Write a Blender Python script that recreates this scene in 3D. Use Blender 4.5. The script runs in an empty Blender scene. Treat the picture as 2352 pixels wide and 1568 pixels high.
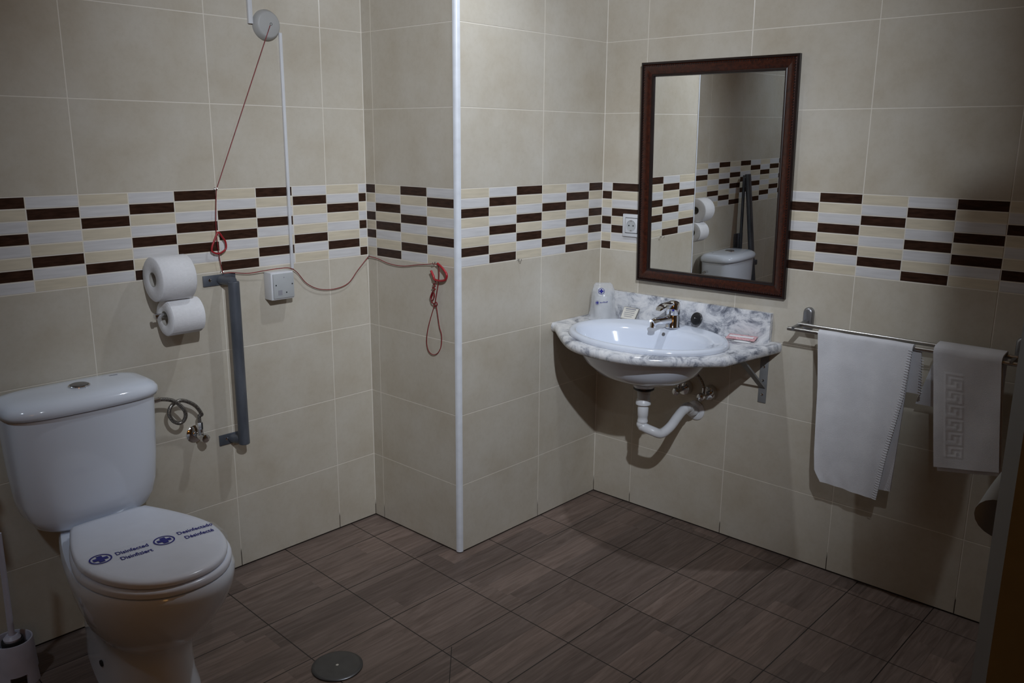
import bpy, bmesh, math, random
from mathutils import Vector, Matrix

random.seed(4)
SC = bpy.context.scene
COL = SC.collection
PI = math.pi

# ------------------------------------------------------------------ camera
CAM = Vector((-1.88819, -2.43781, 1.40168))
CR = Vector((0.678185, -0.734854, 0.007360))
CU = Vector((0.163563, 0.160699, 0.973357))
CF = Vector((0.716458, 0.658912, -0.229179))
FPX = 1964.97
cam_data = bpy.data.cameras.new('camera')
cam_data.sensor_width = 36.0
cam_data.lens = FPX * 36.0 / 2352.0
cam_data.clip_start = 0.02
cam = bpy.data.objects.new('camera', cam_data)
COL.objects.link(cam)
M = Matrix(((CR.x, CU.x, -CF.x, CAM.x), (CR.y, CU.y, -CF.y, CAM.y), (CR.z, CU.z, -CF.z, CAM.z), (0, 0, 0, 1)))
cam.matrix_world = M
SC.camera = cam

# ------------------------------------------------------------------ light
SC.view_settings.view_transform = 'Standard'
SC.view_settings.look = 'None'
SC.view_settings.gamma = 1.0
SC.view_settings.use_curve_mapping = False
SC.view_settings.exposure = 0.12
SC.cycles.sample_clamp_indirect = 6.0

w = bpy.data.worlds.new('world')
SC.world = w
w.use_nodes = True
w.node_tree.nodes['Background'].inputs[0].default_value = (0.9, 0.85, 0.75, 1)
w.node_tree.nodes['Background'].inputs[1].default_value = 0.012


def lamp(name, loc, power, radius, color):
    ld = bpy.data.lights.new(name, 'POINT')
    ld.energy = power
    ld.shadow_soft_size = radius
    ld.color = color
    o = bpy.data.objects.new(name, ld)
    o.location = loc
    COL.objects.link(o)
    return o


def spot(name, loc, target, power, radius, color, deg, blend=1.0):
    ld = bpy.data.lights.new(name, 'SPOT')
    ld.energy = power
    ld.shadow_soft_size = radius
    ld.color = color
    ld.spot_size = math.radians(deg)
    ld.spot_blend = blend
    o = bpy.data.objects.new(name, ld)
    o.location = loc
    o.rotation_euler = (Vector(target) - Vector(loc)).to_track_quat('-Z', 'Y').to_euler()
    COL.objects.link(o)
    return o


spot('ceiling_spot_light', (-1.42, -2.42, 2.28), (0.187, -0.505, 1.343), 168.0, 0.02, (0.83, 0.90, 1.0), 72)
spot('ceiling_spot_light', (-2.02, -2.70, 2.25), (0.187, -0.505, 1.343), 8.0, 0.02, (0.83, 0.90, 1.0), 72)
spot('basin_spot_light', (-0.05, -0.85, 2.42), (0.0, -0.80, 0.0), 30.0, 0.03, (0.84, 0.91, 1.0), 102)
spot('toilet_wall_fill_light', (-2.35, -1.05, 2.42), (-1.90, -0.02, 1.30), 34.0, 0.06, (0.70, 0.84, 1.0), 66)  # added unseen lamp, brightens the stretch of toilet wall the mirror shows
lamp('warm_fill_light', (-2.35, -3.0, 1.45), 3.0, 0.2, (1.0, 0.55, 0.16))  # added unseen fill behind the camera, warms the shadows

# ------------------------------------------------------------------ room numbers
D = 0.4623      # how far the pier stands out from the toilet wall
W = 0.7603      # x of the basin wall
KC = 0.16677
M0 = 0.05127
TR = 0.01108
S0 = 0.04523
CEIL = 2.5
XL, YB = -2.75, -3.2
TW, TH = 0.4, 0.25


def ray(px, py):
    return CF + CR * ((px - 1176) / FPX) + CU * ((784 - py) / FPX)


def on(ax, val, px, py):
    d = ray(px, py)
    return CAM + d * ((val - CAM[ax]) / d[ax])


def T(px, py, o=0.0):      # toilet wall, o metres off it
    return on(1, -o, px, py)


def PL(px, py, o=0.0):     # left face of the pier
    return on(0, -o, px, py)


def S(px, py, o=0.0):      # basin wall
    return on(0, W - o, px, py)


# ------------------------------------------------------------------ materials
def new_mat(name):
    m = bpy.data.materials.new(name)
    m.use_nodes = True
    nt = m.node_tree
    return m, nt, nt.nodes['Principled BSDF']


def ramp(nt, stops):
    n = nt.nodes.new('ShaderNodeValToRGB')
    el = n.color_ramp.elements
    while len(el) < len(stops):
        el.new(0.5)
    for e, (p, c) in zip(el, stops):
        e.position = p
        e.color = (*c, 1)
    return n


def noise(nt, scale, detail=3, stretch=None, rough=0.5, coord='Object', dist=0.0):
    tc = nt.nodes.new('ShaderNodeTexCoord')
    n = nt.nodes.new('ShaderNodeTexNoise')
    n.inputs['Scale'].default_value = scale
    n.inputs['Detail'].default_value = detail
    n.inputs['Roughness'].default_value = rough
    n.inputs['Distortion'].default_value = dist
    if stretch:
        mp = nt.nodes.new('ShaderNodeMapping')
        mp.inputs['Scale'].default_value = stretch
        nt.links.new(tc.outputs[coord], mp.inputs['Vector'])
        nt.links.new(mp.outputs[0], n.inputs['Vector'])
    else:
        nt.links.new(tc.outputs[coord], n.inputs['Vector'])
    return n


def mat(name, color, rough=0.4, metal=0.0, spec=0.5, var=0.06, scale=25, bump=0.0, bscale=200, coat=0.0, stretch=None, sheen=0.0, trans=0.0, alpha=1.0):
    m, nt, b = new_mat(name)
    n = noise(nt, scale, 3, stretch)
    lo = tuple(max(0, c * (1 - var)) for c in color)
    hi = tuple(min(1, c * (1 + var)) for c in color)
    r = ramp(nt, [(0.3, lo), (0.7, hi)])
    nt.links.new(n.outputs['Fac'], r.inputs[0])
    nt.links.new(r.outputs[0], b.inputs['Base Color'])
    b.inputs['Roughness'].default_value = rough
    b.inputs['Metallic'].default_value = metal
    b.inputs['Specular IOR Level'].default_value = spec
    b.inputs['Coat Weight'].default_value = coat
    b.inputs['Sheen Weight'].default_value = sheen
    b.inputs['Transmission Weight'].default_value = trans
    b.inputs['Alpha'].default_value = alpha
    if bump:
        n2 = noise(nt, bscale, 2)
        bp = nt.nodes.new('ShaderNodeBump')
        bp.inputs['Strength'].default_value = bump
        bp.inputs['Distance'].default_value = 0.002
        nt.links.new(n2.outputs['Fac'], bp.inputs['Height'])
        nt.links.new(bp.outputs[0], b.inputs['Normal'])
    return m


def tile_mat():
    m, nt, b = new_mat('beige_wall_tile')
    n = noise(nt, 5.0, 6, rough=0.62)
    r = ramp(nt, [(0.28, (0.51, 0.452, 0.358)), (0.5, (0.565, 0.518, 0.432)), (0.72, (0.605, 0.567, 0.492))])
    nt.links.new(n.outputs['Fac'], r.inputs[0])
    n2 = noise(nt, 60, 4, rough=0.7)
    mx = nt.nodes.new('ShaderNodeMix')
    mx.data_type = 'RGBA'
    mx.blend_type = 'MULTIPLY'
    mx.inputs[0].default_value = 0.5
    r2 = ramp(nt, [(0.3, (0.90, 0.89, 0.87)), (0.55, (1, 1, 1))])
    nt.links.new(n2.outputs['Fac'], r2.inputs[0])
    nt.links.new(r.outputs[0], mx.inputs[6])
    nt.links.new(r2.outputs[0], mx.inputs[7])
    nt.links.new(mx.outputs[2], b.inputs['Base Color'])
    b.inputs['Roughness'].default_value = 0.24
    b.inputs['Specular IOR Level'].default_value = 0.35
    n3 = noise(nt, 9, 2)
    bp = nt.nodes.new('ShaderNodeBump')
    bp.inputs['Strength'].default_value = 0.06
    bp.inputs['Distance'].default_value = 0.004
    nt.links.new(n3.outputs['Fac'], bp.inputs['Height'])
    nt.links.new(bp.outputs[0], b.inputs['Normal'])
    return m


def grout_mat():
    m, nt, b = new_mat('cream_grout')
    tc = nt.nodes.new('ShaderNodeTexCoord')
    sp = nt.nodes.new('ShaderNodeSeparateXYZ')
    nt.links.new(tc.outputs['Object'], sp.inputs[0])
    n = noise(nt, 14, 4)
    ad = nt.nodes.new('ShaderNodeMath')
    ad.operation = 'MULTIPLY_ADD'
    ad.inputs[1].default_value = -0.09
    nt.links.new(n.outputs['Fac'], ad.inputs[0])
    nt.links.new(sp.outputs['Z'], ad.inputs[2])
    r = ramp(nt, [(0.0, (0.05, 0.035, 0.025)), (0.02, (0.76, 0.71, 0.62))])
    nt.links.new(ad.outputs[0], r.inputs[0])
    nt.links.new(r.outputs[0], b.inputs['Base Color'])
    b.inputs['Roughness'].default_value = 0.7
    return m


def floor_mat():
    m, nt, b = new_mat('wood_look_floor_tile')
    N = nt.nodes
    L = nt.links
    tc = N.new('ShaderNodeTexCoord')
    sp = N.new('ShaderNodeSeparateXYZ')
    L.new(tc.outputs['Object'], sp.inputs[0])

    def mth(op, a, bb=None, c=None):
        n = N.new('ShaderNodeMath')
        n.operation = op
        for i, v in enumerate((a, bb, c)):
            if v is None:
                continue
            if isinstance(v, (int, float)):
                n.inputs[i].default_value = v
            else:
                L.new(v, n.inputs[i])
        return n.outputs[0]
    X, Y = sp.outputs['X'], sp.outputs['Y']
    Xs = mth('MULTIPLY_ADD', Y, -0.045, X)
    u = mth('DIVIDE', mth('ADD', Xs, 0.683), 0.2845)
    v = mth('DIVIDE', mth('ADD', Y, 0.140), 0.2348)
    iu, iv = mth('FLOOR', u), mth('FLOOR', v)
    fu, fv = mth('FRACT', u), mth('FRACT', v)
    # three boards printed on each tile, with staggered printed ends
    v3 = mth('MULTIPLY', v, 2.6)
    ib = mth('FLOOR', v3)
    fb = mth('FRACT', v3)
    wn = N.new('ShaderNodeTexWhiteNoise')
    wn.noise_dimensions = '1D'
    L.new(mth('MULTIPLY', ib, 7.31), wn.inputs['W'])
    ub = mth('ADD', mth('MULTIPLY', u, 0.42), mth('MULTIPLY', wn.outputs['Value'], 5.0))
    iub = mth('FLOOR', ub)
    wn2 = N.new('ShaderNodeTexWhiteNoise')
    wn2.noise_dimensions = '2D'
    cb = N.new('ShaderNodeCombineXYZ')
    L.new(iub, cb.inputs[0])
    L.new(ib, cb.inputs[1])
    L.new(cb.outputs[0], wn2.inputs['Vector'])
    # grain
    gv = N.new('ShaderNodeCombineXYZ')
    L.new(mth('MULTIPLY', X, 1.7), gv.inputs[0])
    L.new(mth('MULTIPLY', Y, 19.0), gv.inputs[1])
    L.new(mth('MULTIPLY', wn2.outputs['Value'], 37.0), gv.inputs[2])
    g = N.new('ShaderNodeTexNoise')
    g.inputs['Scale'].default_value = 2.0
    g.inputs['Detail'].default_value = 8
    g.inputs['Roughness'].default_value = 0.62
    g.inputs['Distortion'].default_value = 1.6
    L.new(gv.outputs[0], g.inputs['Vector'])
    r = ramp(nt, [(0.25, (0.115, 0.083, 0.068)), (0.5, (0.185, 0.139, 0.118)), (0.75, (0.265, 0.206, 0.178))])
    L.new(g.outputs['Fac'], r.inputs[0])
    tint = N.new('ShaderNodeMix')
    tint.data_type = 'RGBA'
    tint.blend_type = 'MULTIPLY'
    tint.inputs[0].default_value = 1.0
    tr = ramp(nt, [(0.0, (0.76, 0.75, 0.75)), (0.5, (0.95, 0.94, 0.93)), (1.0, (1.20, 1.16, 1.13))])
    L.new(wn2.outputs['Value'], tr.inputs[0])
    L.new(r.outputs[0], tint.inputs[6])
    L.new(tr.outputs[0], tint.inputs[7])
    # joints
    eu = mth('MULTIPLY', mth('MINIMUM', fu, mth('SUBTRACT', 1.0, fu)), 0.2845)
    ev = mth('MULTIPLY', mth('MINIMUM', fv, mth('SUBTRACT', 1.0, fv)), 0.2348)
    ju = mth('LESS_THAN', eu, 0.0016)
    jv = mth('LESS_THAN', ev, 0.0016)
    # the cut in the tiles that falls towards the drain
    cut = mth('LESS_THAN', mth('ABSOLUTE', mth('ADD', mth('MULTIPLY', mth('ADD', X, 0.405), 0.7), mth('MULTIPLY', mth('ADD', Y, 0.850), -0.714))), 0.0011)
    cut = mth('MULTIPLY', cut, mth('LESS_THAN', Y, -0.85))
    j = mth('MAXIMUM', mth('MAXIMUM', ju, jv), cut)
    eb = mth('LESS_THAN', mth('MINIMUM', fb, mth('SUBTRACT', 1.0, fb)), 0.012)
    dk = N.new('ShaderNodeMix')
    dk.data_type = 'RGBA'
    L.new(mth('MULTIPLY', eb, 0.35), dk.inputs[0])
    L.new(tint.outputs[2], dk.inputs[6])
    dk.inputs[7].default_value = (0.05, 0.036, 0.03, 1)
    fin = N.new('ShaderNodeMix')
    fin.data_type = 'RGBA'
    L.new(j, fin.inputs[0])
    L.new(dk.outputs[2], fin.inputs[6])
    fin.inputs[7].default_value = (0.022, 0.017, 0.015, 1)
    L.new(fin.outputs[2], b.inputs['Base Color'])
    b.inputs['Roughness'].default_value = 0.48
    b.inputs['Specular IOR Level'].default_value = 0.35
    bp = N.new('ShaderNodeBump')
    bp.inputs['Strength'].default_value = 0.25
    bp.inputs['Distance'].default_value = 0.002
    L.new(mth('SUBTRACT', mth('MULTIPLY', g.outputs['Fac'], 0.4), j), bp.inputs['Height'])
    L.new(bp.outputs[0], b.inputs['Normal'])
    return m


def marble_mat():
    m, nt, b = new_mat('grey_veined_marble')
    n = noise(nt, 13, 8, stretch=(1.0, 1.0, 1.3), rough=0.72, dist=0.7)
    r = ramp(nt, [(0.34, (0.10, 0.11, 0.14)), (0.42, (0.33, 0.345, 0.39)), (0.50, (0.64, 0.65, 0.68)), (0.62, (0.82, 0.82, 0.83))])
    nt.links.new(n.outputs['Fac'], r.inputs[0])
    nt.links.new(r.outputs[0], b.inputs['Base Color'])
    b.inputs['Roughness'].default_value = 0.16
    return m


def wood_mat(name, dark, light, scale=(3, 30, 30)):
    m, nt, b = new_mat(name)
    n = noise(nt, 4, 5, stretch=scale, dist=0.6)
    r = ramp(nt, [(0.3, dark), (0.7, light)])
    nt.links.new(n.outputs['Fac'], r.inputs[0])
    nt.links.new(r.outputs[0], b.inputs['Base Color'])
    b.inputs['Roughness'].default_value = 0.28
    return m


def towel_mat():
    m, nt, b = new_mat('white_terry_cloth')
    n = noise(nt, 700, 3, rough=0.7)
    n2 = noise(nt, 14, 3)
    r = ramp(nt, [(0.3, (0.76, 0.765, 0.80)), (0.7, (0.86, 0.865, 0.90))])
    nt.links.new(n2.outputs['Fac'], r.inputs[0])
    nt.links.new(r.outputs[0], b.inputs['Base Color'])
    b.inputs['Roughness'].default_value = 0.95
    b.inputs['Specular IOR Level'].default_value = 0.1
    bp = nt.nodes.new('ShaderNodeBump')
    bp.inputs['Strength'].default_value = 0.6
    bp.inputs['Distance'].default_value = 0.002
    nt.links.new(n.outputs['Fac'], bp.inputs['Height'])
    nt.links.new(bp.outputs[0], b.inputs['Normal'])
    return m


def galv_mat():
    m, nt, b = new_mat('grey_painted_steel')
    n = noise(nt, 22, 4, stretch=(1, 1, 0.35))
    r = ramp(nt, [(0.3, (0.075, 0.085, 0.105)), (0.7, (0.155, 0.17, 0.20))])
    nt.links.new(n.outputs['Fac'], r.inputs[0])
    nt.links.new(r.outputs[0], b.inputs['Base Color'])
    b.inputs['Roughness'].default_value = 0.45
    b.inputs['Metallic'].default_value = 0.35
    return m


def braid_mat():
    m, nt, b = new_mat('braided_steel')
    tc = nt.nodes.new('ShaderNodeTexCoord')
    w1 = nt.nodes.new('ShaderNodeTexVoronoi')
    w1.inputs['Scale'].default_value = 420
    nt.links.new(tc.outputs['Object'], w1.inputs['Vector'])
    r = ramp(nt, [(0.1, (0.62, 0.60, 0.55)), (0.6, (0.16, 0.15, 0.14))])
    nt.links.new(w1.outputs['Distance'], r.inputs[0])
    nt.links.new(r.outputs[0], b.inputs['Base Color'])
    b.inputs['Metallic'].default_value = 0.85
    b.inputs['Roughness'].default_value = 0.38
    return m


MT = dict(
    tile=tile_mat(), grout=grout_mat(), floor=floor_mat(), marble=marble_mat(), towel=towel_mat(), galv=galv_mat(), braid=braid_mat(),
    mos_white=mat('grey_white_mosaic', (0.64, 0.63, 0.63), 0.3, var=0.08, scale=10, stretch=(1, 1, 14), spec=0.22),
    mos_cream=mat('cream_mosaic', (0.63, 0.56, 0.43), 0.3, var=0.08, scale=12, stretch=(1, 1, 8), spec=0.22),
    mos_dark=mat('dark_brown_mosaic', (0.040, 0.019, 0.012), 0.3, var=0.4, scale=16, stretch=(2, 2, 10), spec=0.22),
    joint=mat('dark_joint', (0.03, 0.022, 0.018), 0.8),
    plaster=mat('warm_plaster', (0.46, 0.28, 0.115), 0.7, scale=3),
    profile=mat('white_corner_profile', (0.74, 0.77, 0.82), 0.3),
    ceramic=mat('white_glazed_ceramic', (0.72, 0.77, 0.87), 0.10, coat=0.4, var=0.015, scale=6),
    toilet_ceramic=mat('lightened_white_ceramic', (0.81, 0.87, 0.97), 0.10, coat=0.4, var=0.015, scale=6),  # white ceramic copied lighter and bluer, extra light put into the toilet's colour
    seatp=mat('white_seat_plastic', (0.81, 0.85, 0.95), 0.20, var=0.02),
    plastic=mat('white_plastic', (0.70, 0.71, 0.73), 0.35, var=0.03),
    plastic_grey=mat('light_grey_plastic', (0.46, 0.475, 0.48), 0.45, var=0.03),
    switch=mat('beige_grey_plastic', (0.42, 0.42, 0.41), 0.5, var=0.03),
    chrome=mat('polished_chrome', (0.72, 0.72, 0.73), 0.07, metal=1.0, var=0.02),
    steel=mat('brushed_steel', (0.58, 0.575, 0.56), 0.26, metal=1.0, var=0.08, scale=40, stretch=(1, 1, 8)),
    dullsteel=mat('dull_steel', (0.30, 0.30, 0.31), 0.42, metal=0.9, var=0.1),
    drainsteel=mat('dark_drain_steel', (0.11, 0.11, 0.115), 0.33, metal=0.85, var=0.1),
    grey_metal=mat('grey_enamel', (0.24, 0.245, 0.25), 0.5, metal=0.2, var=0.08),
    black=mat('black_rubber', (0.012, 0.012, 0.014), 0.35, var=0.2),
    dark=mat('dark_recess', (0.02, 0.02, 0.022), 0.7),
    paper=mat('white_tissue_paper', (0.80, 0.80, 0.815), 0.9, spec=0.1, var=0.03, scale=120, bump=0.25, bscale=260),
    tube_card=mat('grey_cardboard', (0.42, 0.40, 0.36), 0.9),
    red=mat('red_cord', (0.20, 0.008, 0.012), 0.5, var=0.25, scale=60),
    redring=mat('red_plastic', (0.34, 0.016, 0.022), 0.35, var=0.15),
    frame=wood_mat('mahogany_frame', (0.018, 0.005, 0.003), (0.062, 0.014, 0.006)),
    frame_edge=mat('dark_mahogany_edge', (0.012, 0.005, 0.004), 0.35, var=0.3),
    mirror=mat('mirror_glass', (0.88, 0.89, 0.88), 0.0, metal=1.0, var=0.0),
    ink=mat('blue_ink', (0.012, 0.012, 0.24), 0.5, var=0.05),
    greyink=mat('grey_ink', (0.30, 0.30, 0.33), 0.6),
    film=mat('clear_film', (0.92, 0.93, 0.95), 0.25, var=0.03, trans=0.0, alpha=0.16),
    bagfilm=mat('clear_plastic_bag', (0.78, 0.80, 0.83), 0.2, var=0.1, scale=30, alpha=0.34, bump=0.3, bscale=40),
    cup=mat('translucent_cup', (0.82, 0.83, 0.84), 0.3, alpha=0.6),
    card=mat('cream_card', (0.74, 0.71, 0.63), 0.6),
    pink=mat('pink_print', (0.66, 0.38, 0.40), 0.5, var=0.35, scale=160),
    brush_plastic=mat('lilac_white_plastic', (0.56, 0.56, 0.66), 0.4),
    door=mat('grey_door_paint', (0.17, 0.175, 0.18), 0.5, var=0.05),
    door_dark=mat('dark_door_panel', (0.05, 0.05, 0.055), 0.5),
    brass=mat('worn_gilt', (0.30, 0.22, 0.09), 0.4, metal=0.6),
)


# ------------------------------------------------------------------ object helpers
def finish(bm, smooth=True, angle=40):
    bmesh.ops.remove_doubles(bm, verts=bm.verts, dist=1e-6)
    bmesh.ops.recalc_face_normals(bm, faces=bm.faces)
    if smooth:
        a = math.radians(angle)
        for f in bm.faces:
            f.smooth = True
        for e in bm.edges:
            if len(e.link_faces) == 2 and e.calc_face_angle(0) > a:
                e.smooth = False


def obj(name, bm, m, parent=None, smooth=True, angle=40, origin=None):
    """one mesh object from a bmesh in world coordinates"""
    finish(bm, smooth, angle)
    me = bpy.data.meshes.new(name)
    loc = Vector(parent['_o']) if parent is not None and '_o' in parent else (Vector(origin) if origin is not None else None)
    if loc is None:
        xs = [v.co for v in bm.verts]
        lo = Vector([min(c[i] for c in xs) for i in range(3)])
        hi = Vector([max(c[i] for c in xs) for i in range(3)])
        loc = Vector(((lo.x + hi.x) / 2, (lo.y + hi.y) / 2, lo.z))
    bmesh.ops.translate(bm, verts=bm.verts, vec=-loc)
    bm.to_mesh(me)
    bm.free()
    ms = m if isinstance(m, (list, tuple)) else [m]
    for k in ms:
        me.materials.append(MT[k])
    o = bpy.data.objects.new(name, me)
    COL.objects.link(o)
    if parent is not None:
        o.parent = parent
        o['_o'] = tuple(loc)
    else:
        o.location = loc
        o['_o'] = tuple(loc)
    return o


def thing(name, label, cat, loc, group=None):
    o = bpy.data.objects.new(name, None)
    o.empty_display_size = 0.05
    COL.objects.link(o)
    o.location = loc
    o['_o'] = tuple(loc)
    tag(o, label, cat, group)
    return o


def tag(o, label, cat, group=None):
    o['label'] = label
    o['category'] = cat
    if group:
        o['group'] = group
    return o


def struct(name, bm, m, parent=None, **k):
    o = obj(name, bm, m, parent, **k)
    o['kind'] = 'structure'
    return o


def NB():
    return bmesh.new()


def box(bm, lo, hi, bevel=0.0, seg=2, mi=0, R=None, c=None):
    lo, hi = Vector(lo), Vector(hi)
    r = bmesh.ops.create_cube(bm, size=1.0)
    vs = r['verts']
    sz = hi - lo
    ce = (hi + lo) / 2
    for v in vs:
        v.co = Vector((v.co.x * sz.x, v.co.y * sz.y, v.co.z * sz.z)) + ce
    fs = set(f for v in vs for f in v.link_faces)
    for f in fs:
        f.material_index = mi
    if bevel:
        es = list(set(e for v in vs for e in v.link_edges))
        rr = bmesh.ops.bevel(bm, geom=es, offset=bevel, segments=seg, profile=0.5, affect='EDGES')
        vs = list(set(v for f in rr['faces'] for v in f.verts) | set(v for v in vs if v.is_valid))
        for f in rr['faces']:
            f.material_index = mi
    if R is not None:
        cc = Vector(c) if c is not None else ce
        for v in vs:
            v.co = R @ (v.co - cc) + cc
    return vs


def loft(bm, rings, close=True, cap0=True, cap1=True, mi=0):
    vr = [[bm.verts.new(p) for p in r] for r in rings]
    n = len(vr[0])
    for a, b in zip(vr, vr[1:]):
        for i in range(n if close else n - 1):
            j = (i + 1) % n
            f = bm.faces.new((a[i], a[j], b[j], b[i]))
            f.material_index = mi
    if close and cap0:
        bm.faces.new(list(reversed(vr[0]))).material_index = mi
    if close and cap1:
        bm.faces.new(vr[-1]).material_index = mi
    return vr


def frame_for(d):
    d = d.normalized()
    up = Vector((0, 0, 1)) if abs(d.z) < 0.9 else Vector((1, 0, 0))
    a = d.cross(up).normalized()
    return a, a.cross(d).normalized()


def circ(c, d, r, n=24, ry=None, ph=0.0):
    a, b = frame_for(Vector(d))
    c = Vector(c)
    ry = r if ry is None else ry
    return [c + a * (r * math.cos(2 * PI * i / n + ph)) + b * (ry * math.sin(2 * PI * i / n + ph)) for i in range(n)]


def cyl(bm, p, q, r, r2=None, n=24, mi=0, bev=0.0):
    p, q = Vector(p), Vector(q)
    d = q - p
    r2 = r if r2 is None else r2
    if bev:
        u = d.normalized() * bev
        loft(bm, [circ(p, d, r - bev, n), circ(p + u, d, r, n), circ(q - u, d, r2, n), circ(q, d, r2 - bev, n)], mi=mi)
    else:
        loft(bm, [circ(p, d, r, n), circ(q, d, r2, n)], mi=mi)


def lathe(bm, c, d, prof, n=32, mi=0, cap0=True, cap1=True):
    """prof: list of (distance along d, radius)"""
    c, d = Vector(c), Vector(d).normalized()
    loft(bm, [circ(c + d * t, d, max(r, 1e-5), n) for t, r in prof], mi=mi, cap0=cap0, cap1=cap1)


def catmull(pts, sub=8, closed=False):
    pts = [Vector(p) for p in pts]
    n = len(pts)
    out = []
    for i in range(n if closed else n - 1):
        if closed:
            p0, p1, p2, p3 = pts[(i - 1) % n], pts[i], pts[(i + 1) % n], pts[(i + 2) % n]
        else:
            p0, p1, p2, p3 = pts[max(i - 1, 0)], pts[i], pts[i + 1], pts[min(i + 2, n - 1)]
        for k in range(sub):
            t = k / sub
            out.append(0.5 * ((2 * p1) + (p2 - p0) * t + (2 * p0 - 5 * p1 + 4 * p2 - p3) * t * t + (3 * p1 - p0 - 3 * p2 + p3) * t ** 3))
    if not closed:
        out.append(pts[-1])
    return out


def tube(bm, pts, r, n=10, closed=False, mi=0, rad=None):
    """swept tube with parallel-transported frame"""
    pts = [Vector(p) for p in pts]
    N = len(pts)
    dirs = []
    for i in range(N):
        if closed:
            d = pts[(i + 1) % N] - pts[i - 1]
        else:
            d = pts[min(i + 1, N - 1)] - pts[max(i - 1, 0)]
        dirs.append(d.normalized())
    a, _ = frame_for(dirs[0])
    rings = []
    for i in range(N):
        d = dirs[i]
        a = (a - d * a.dot(d)).normalized()
        b = d.cross(a)
        rr = rad[i] if rad else r
        rings.append([pts[i] + a * (rr * math.cos(2 * PI * k / n)) + b * (rr * math.sin(2 * PI * k / n)) for k in range(n)])
    if closed:
        rings.append(rings[0])
        loft(bm, rings, cap0=False, cap1=False, mi=mi)
    else:
        loft(bm, rings, mi=mi)


def prism(bm, poly, z0, z1, mi=0):
    loft(bm, [[Vector((x, y, z0)) for x, y in poly], [Vector((x, y, z1)) for x, y in poly]], mi=mi)


# ------------------------------------------------------------------ setting
PAT = {'a': 'CWDCWCDW', 'b': 'WDCWDWCD', 'c': 'DCWDCDWC'}


def rot_pat(s):
    return s[::-1]


def tiled_wall(name, P, U, Nn, u0, u1, ubase, flips, ztop=CEIL, thick=0.09, parent=None, bm=None):
    """P: point at floor, U: along the wall, Nn: towards the room. ubase: u of one vertical joint, flips(j): tile j turned round"""
    own = bm is None
    bm = bm or NB()
    P, U, Nn = Vector(P), Vector(U), Vector(Nn)
    Zv = Vector((0, 0, 1))
    rise, gr, ch = 0.0006, 0.0014, 0.0004

    def pt(u, z, n):
        return P + U * u + Zv * z + Nn * n

    def slab(ua, ub, za, zb, mi, lift=0.0):
        if ub - ua < 0.003 or zb - za < 0.003:
            return
        r0 = [pt(ua, za, -rise), pt(ub, za, -rise), pt(ub, zb, -rise), pt(ua, zb, -rise)]
        r1 = [pt(ua, za, -ch * 0.6), pt(ub, za, -ch * 0.6), pt(ub, zb, -ch * 0.6), pt(ua, zb, -ch * 0.6)]
        c = ch
        r2 = [pt(ua + c, za + c, 0), pt(ub - c, za + c, 0), pt(ub - c, zb - c, 0), pt(ua + c, zb - c, 0)]
        loft(bm, [r0, r1, r2], cap0=False, mi=mi)
    # bed of grout behind the tiles
    a, b = pt(u0, 0, -rise), pt(u1, 0, -rise)
    loft(bm, [[pt(u0, 0.005, -rise), pt(u1, 0.005, -rise), pt(u1, ztop, -rise), pt(u0, ztop, -rise)],
              [pt(u0, 0.005, -thick), pt(u1, 0.005, -thick), pt(u1, ztop, -thick), pt(u0, ztop, -thick)]], mi=0)
    loft(bm, [[pt(u0, 0, -rise - 0.003), pt(u1, 0, -rise - 0.003), pt(u1, 0.0049, -rise - 0.003), pt(u0, 0.0049, -rise - 0.003)],
              [pt(u0, 0, -thick), pt(u1, 0, -thick), pt(u1, 0.0049, -thick), pt(u0, 0.0049, -thick)]], mi=5)
    j0 = math.floor((u0 - ubase) / TW)
    j1 = math.ceil((u1 - ubase) / TW)
    nrow = int(math.ceil(ztop / TH))
    for j in range(j0, j1):
        ja, jb = ubase + j * TW, ubase + (j + 1) * TW
        ua, ub = max(ja + gr, u0 + 0.0006), min(jb - gr, u1 - 0.0006)
        if ub - ua < 0.003:
            continue
        for r in range(nrow):
            za, zb = r * TH + gr, min((r + 1) * TH - gr, ztop)
            if r == 0:
                za = 0.006
            if r != 4:
                slab(ua, ub, za, zb, 1)
                continue
            cols = ['a', 'b', 'c']
            pats = [PAT[c] for c in cols]
            if flips(j):
                pats = [rot_pat(p) for p in reversed(pats)]
            cw, chh = TW / 3, TH / 8
            for k in range(3):
                ca, cb = max(ja + k * cw + 0.0016, ua), min(ja + (k + 1) * cw - 0.0016, ub)
                for q, letter in enumerate(pats[k]):
                    ztp = (r + 1) * TH - q * chh
                    slab(ca, cb, ztp - chh + 0.0016, ztp - 0.0016, {'W': 2, 'C': 3, 'D': 4}[letter])
    if own:
        return struct(name, bm, ['grout', 'tile', 'mos_white', 'mos_cream', 'mos_dark', 'joint'], parent, smooth=False, origin=(0, 0, 0))
    return bm


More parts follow.
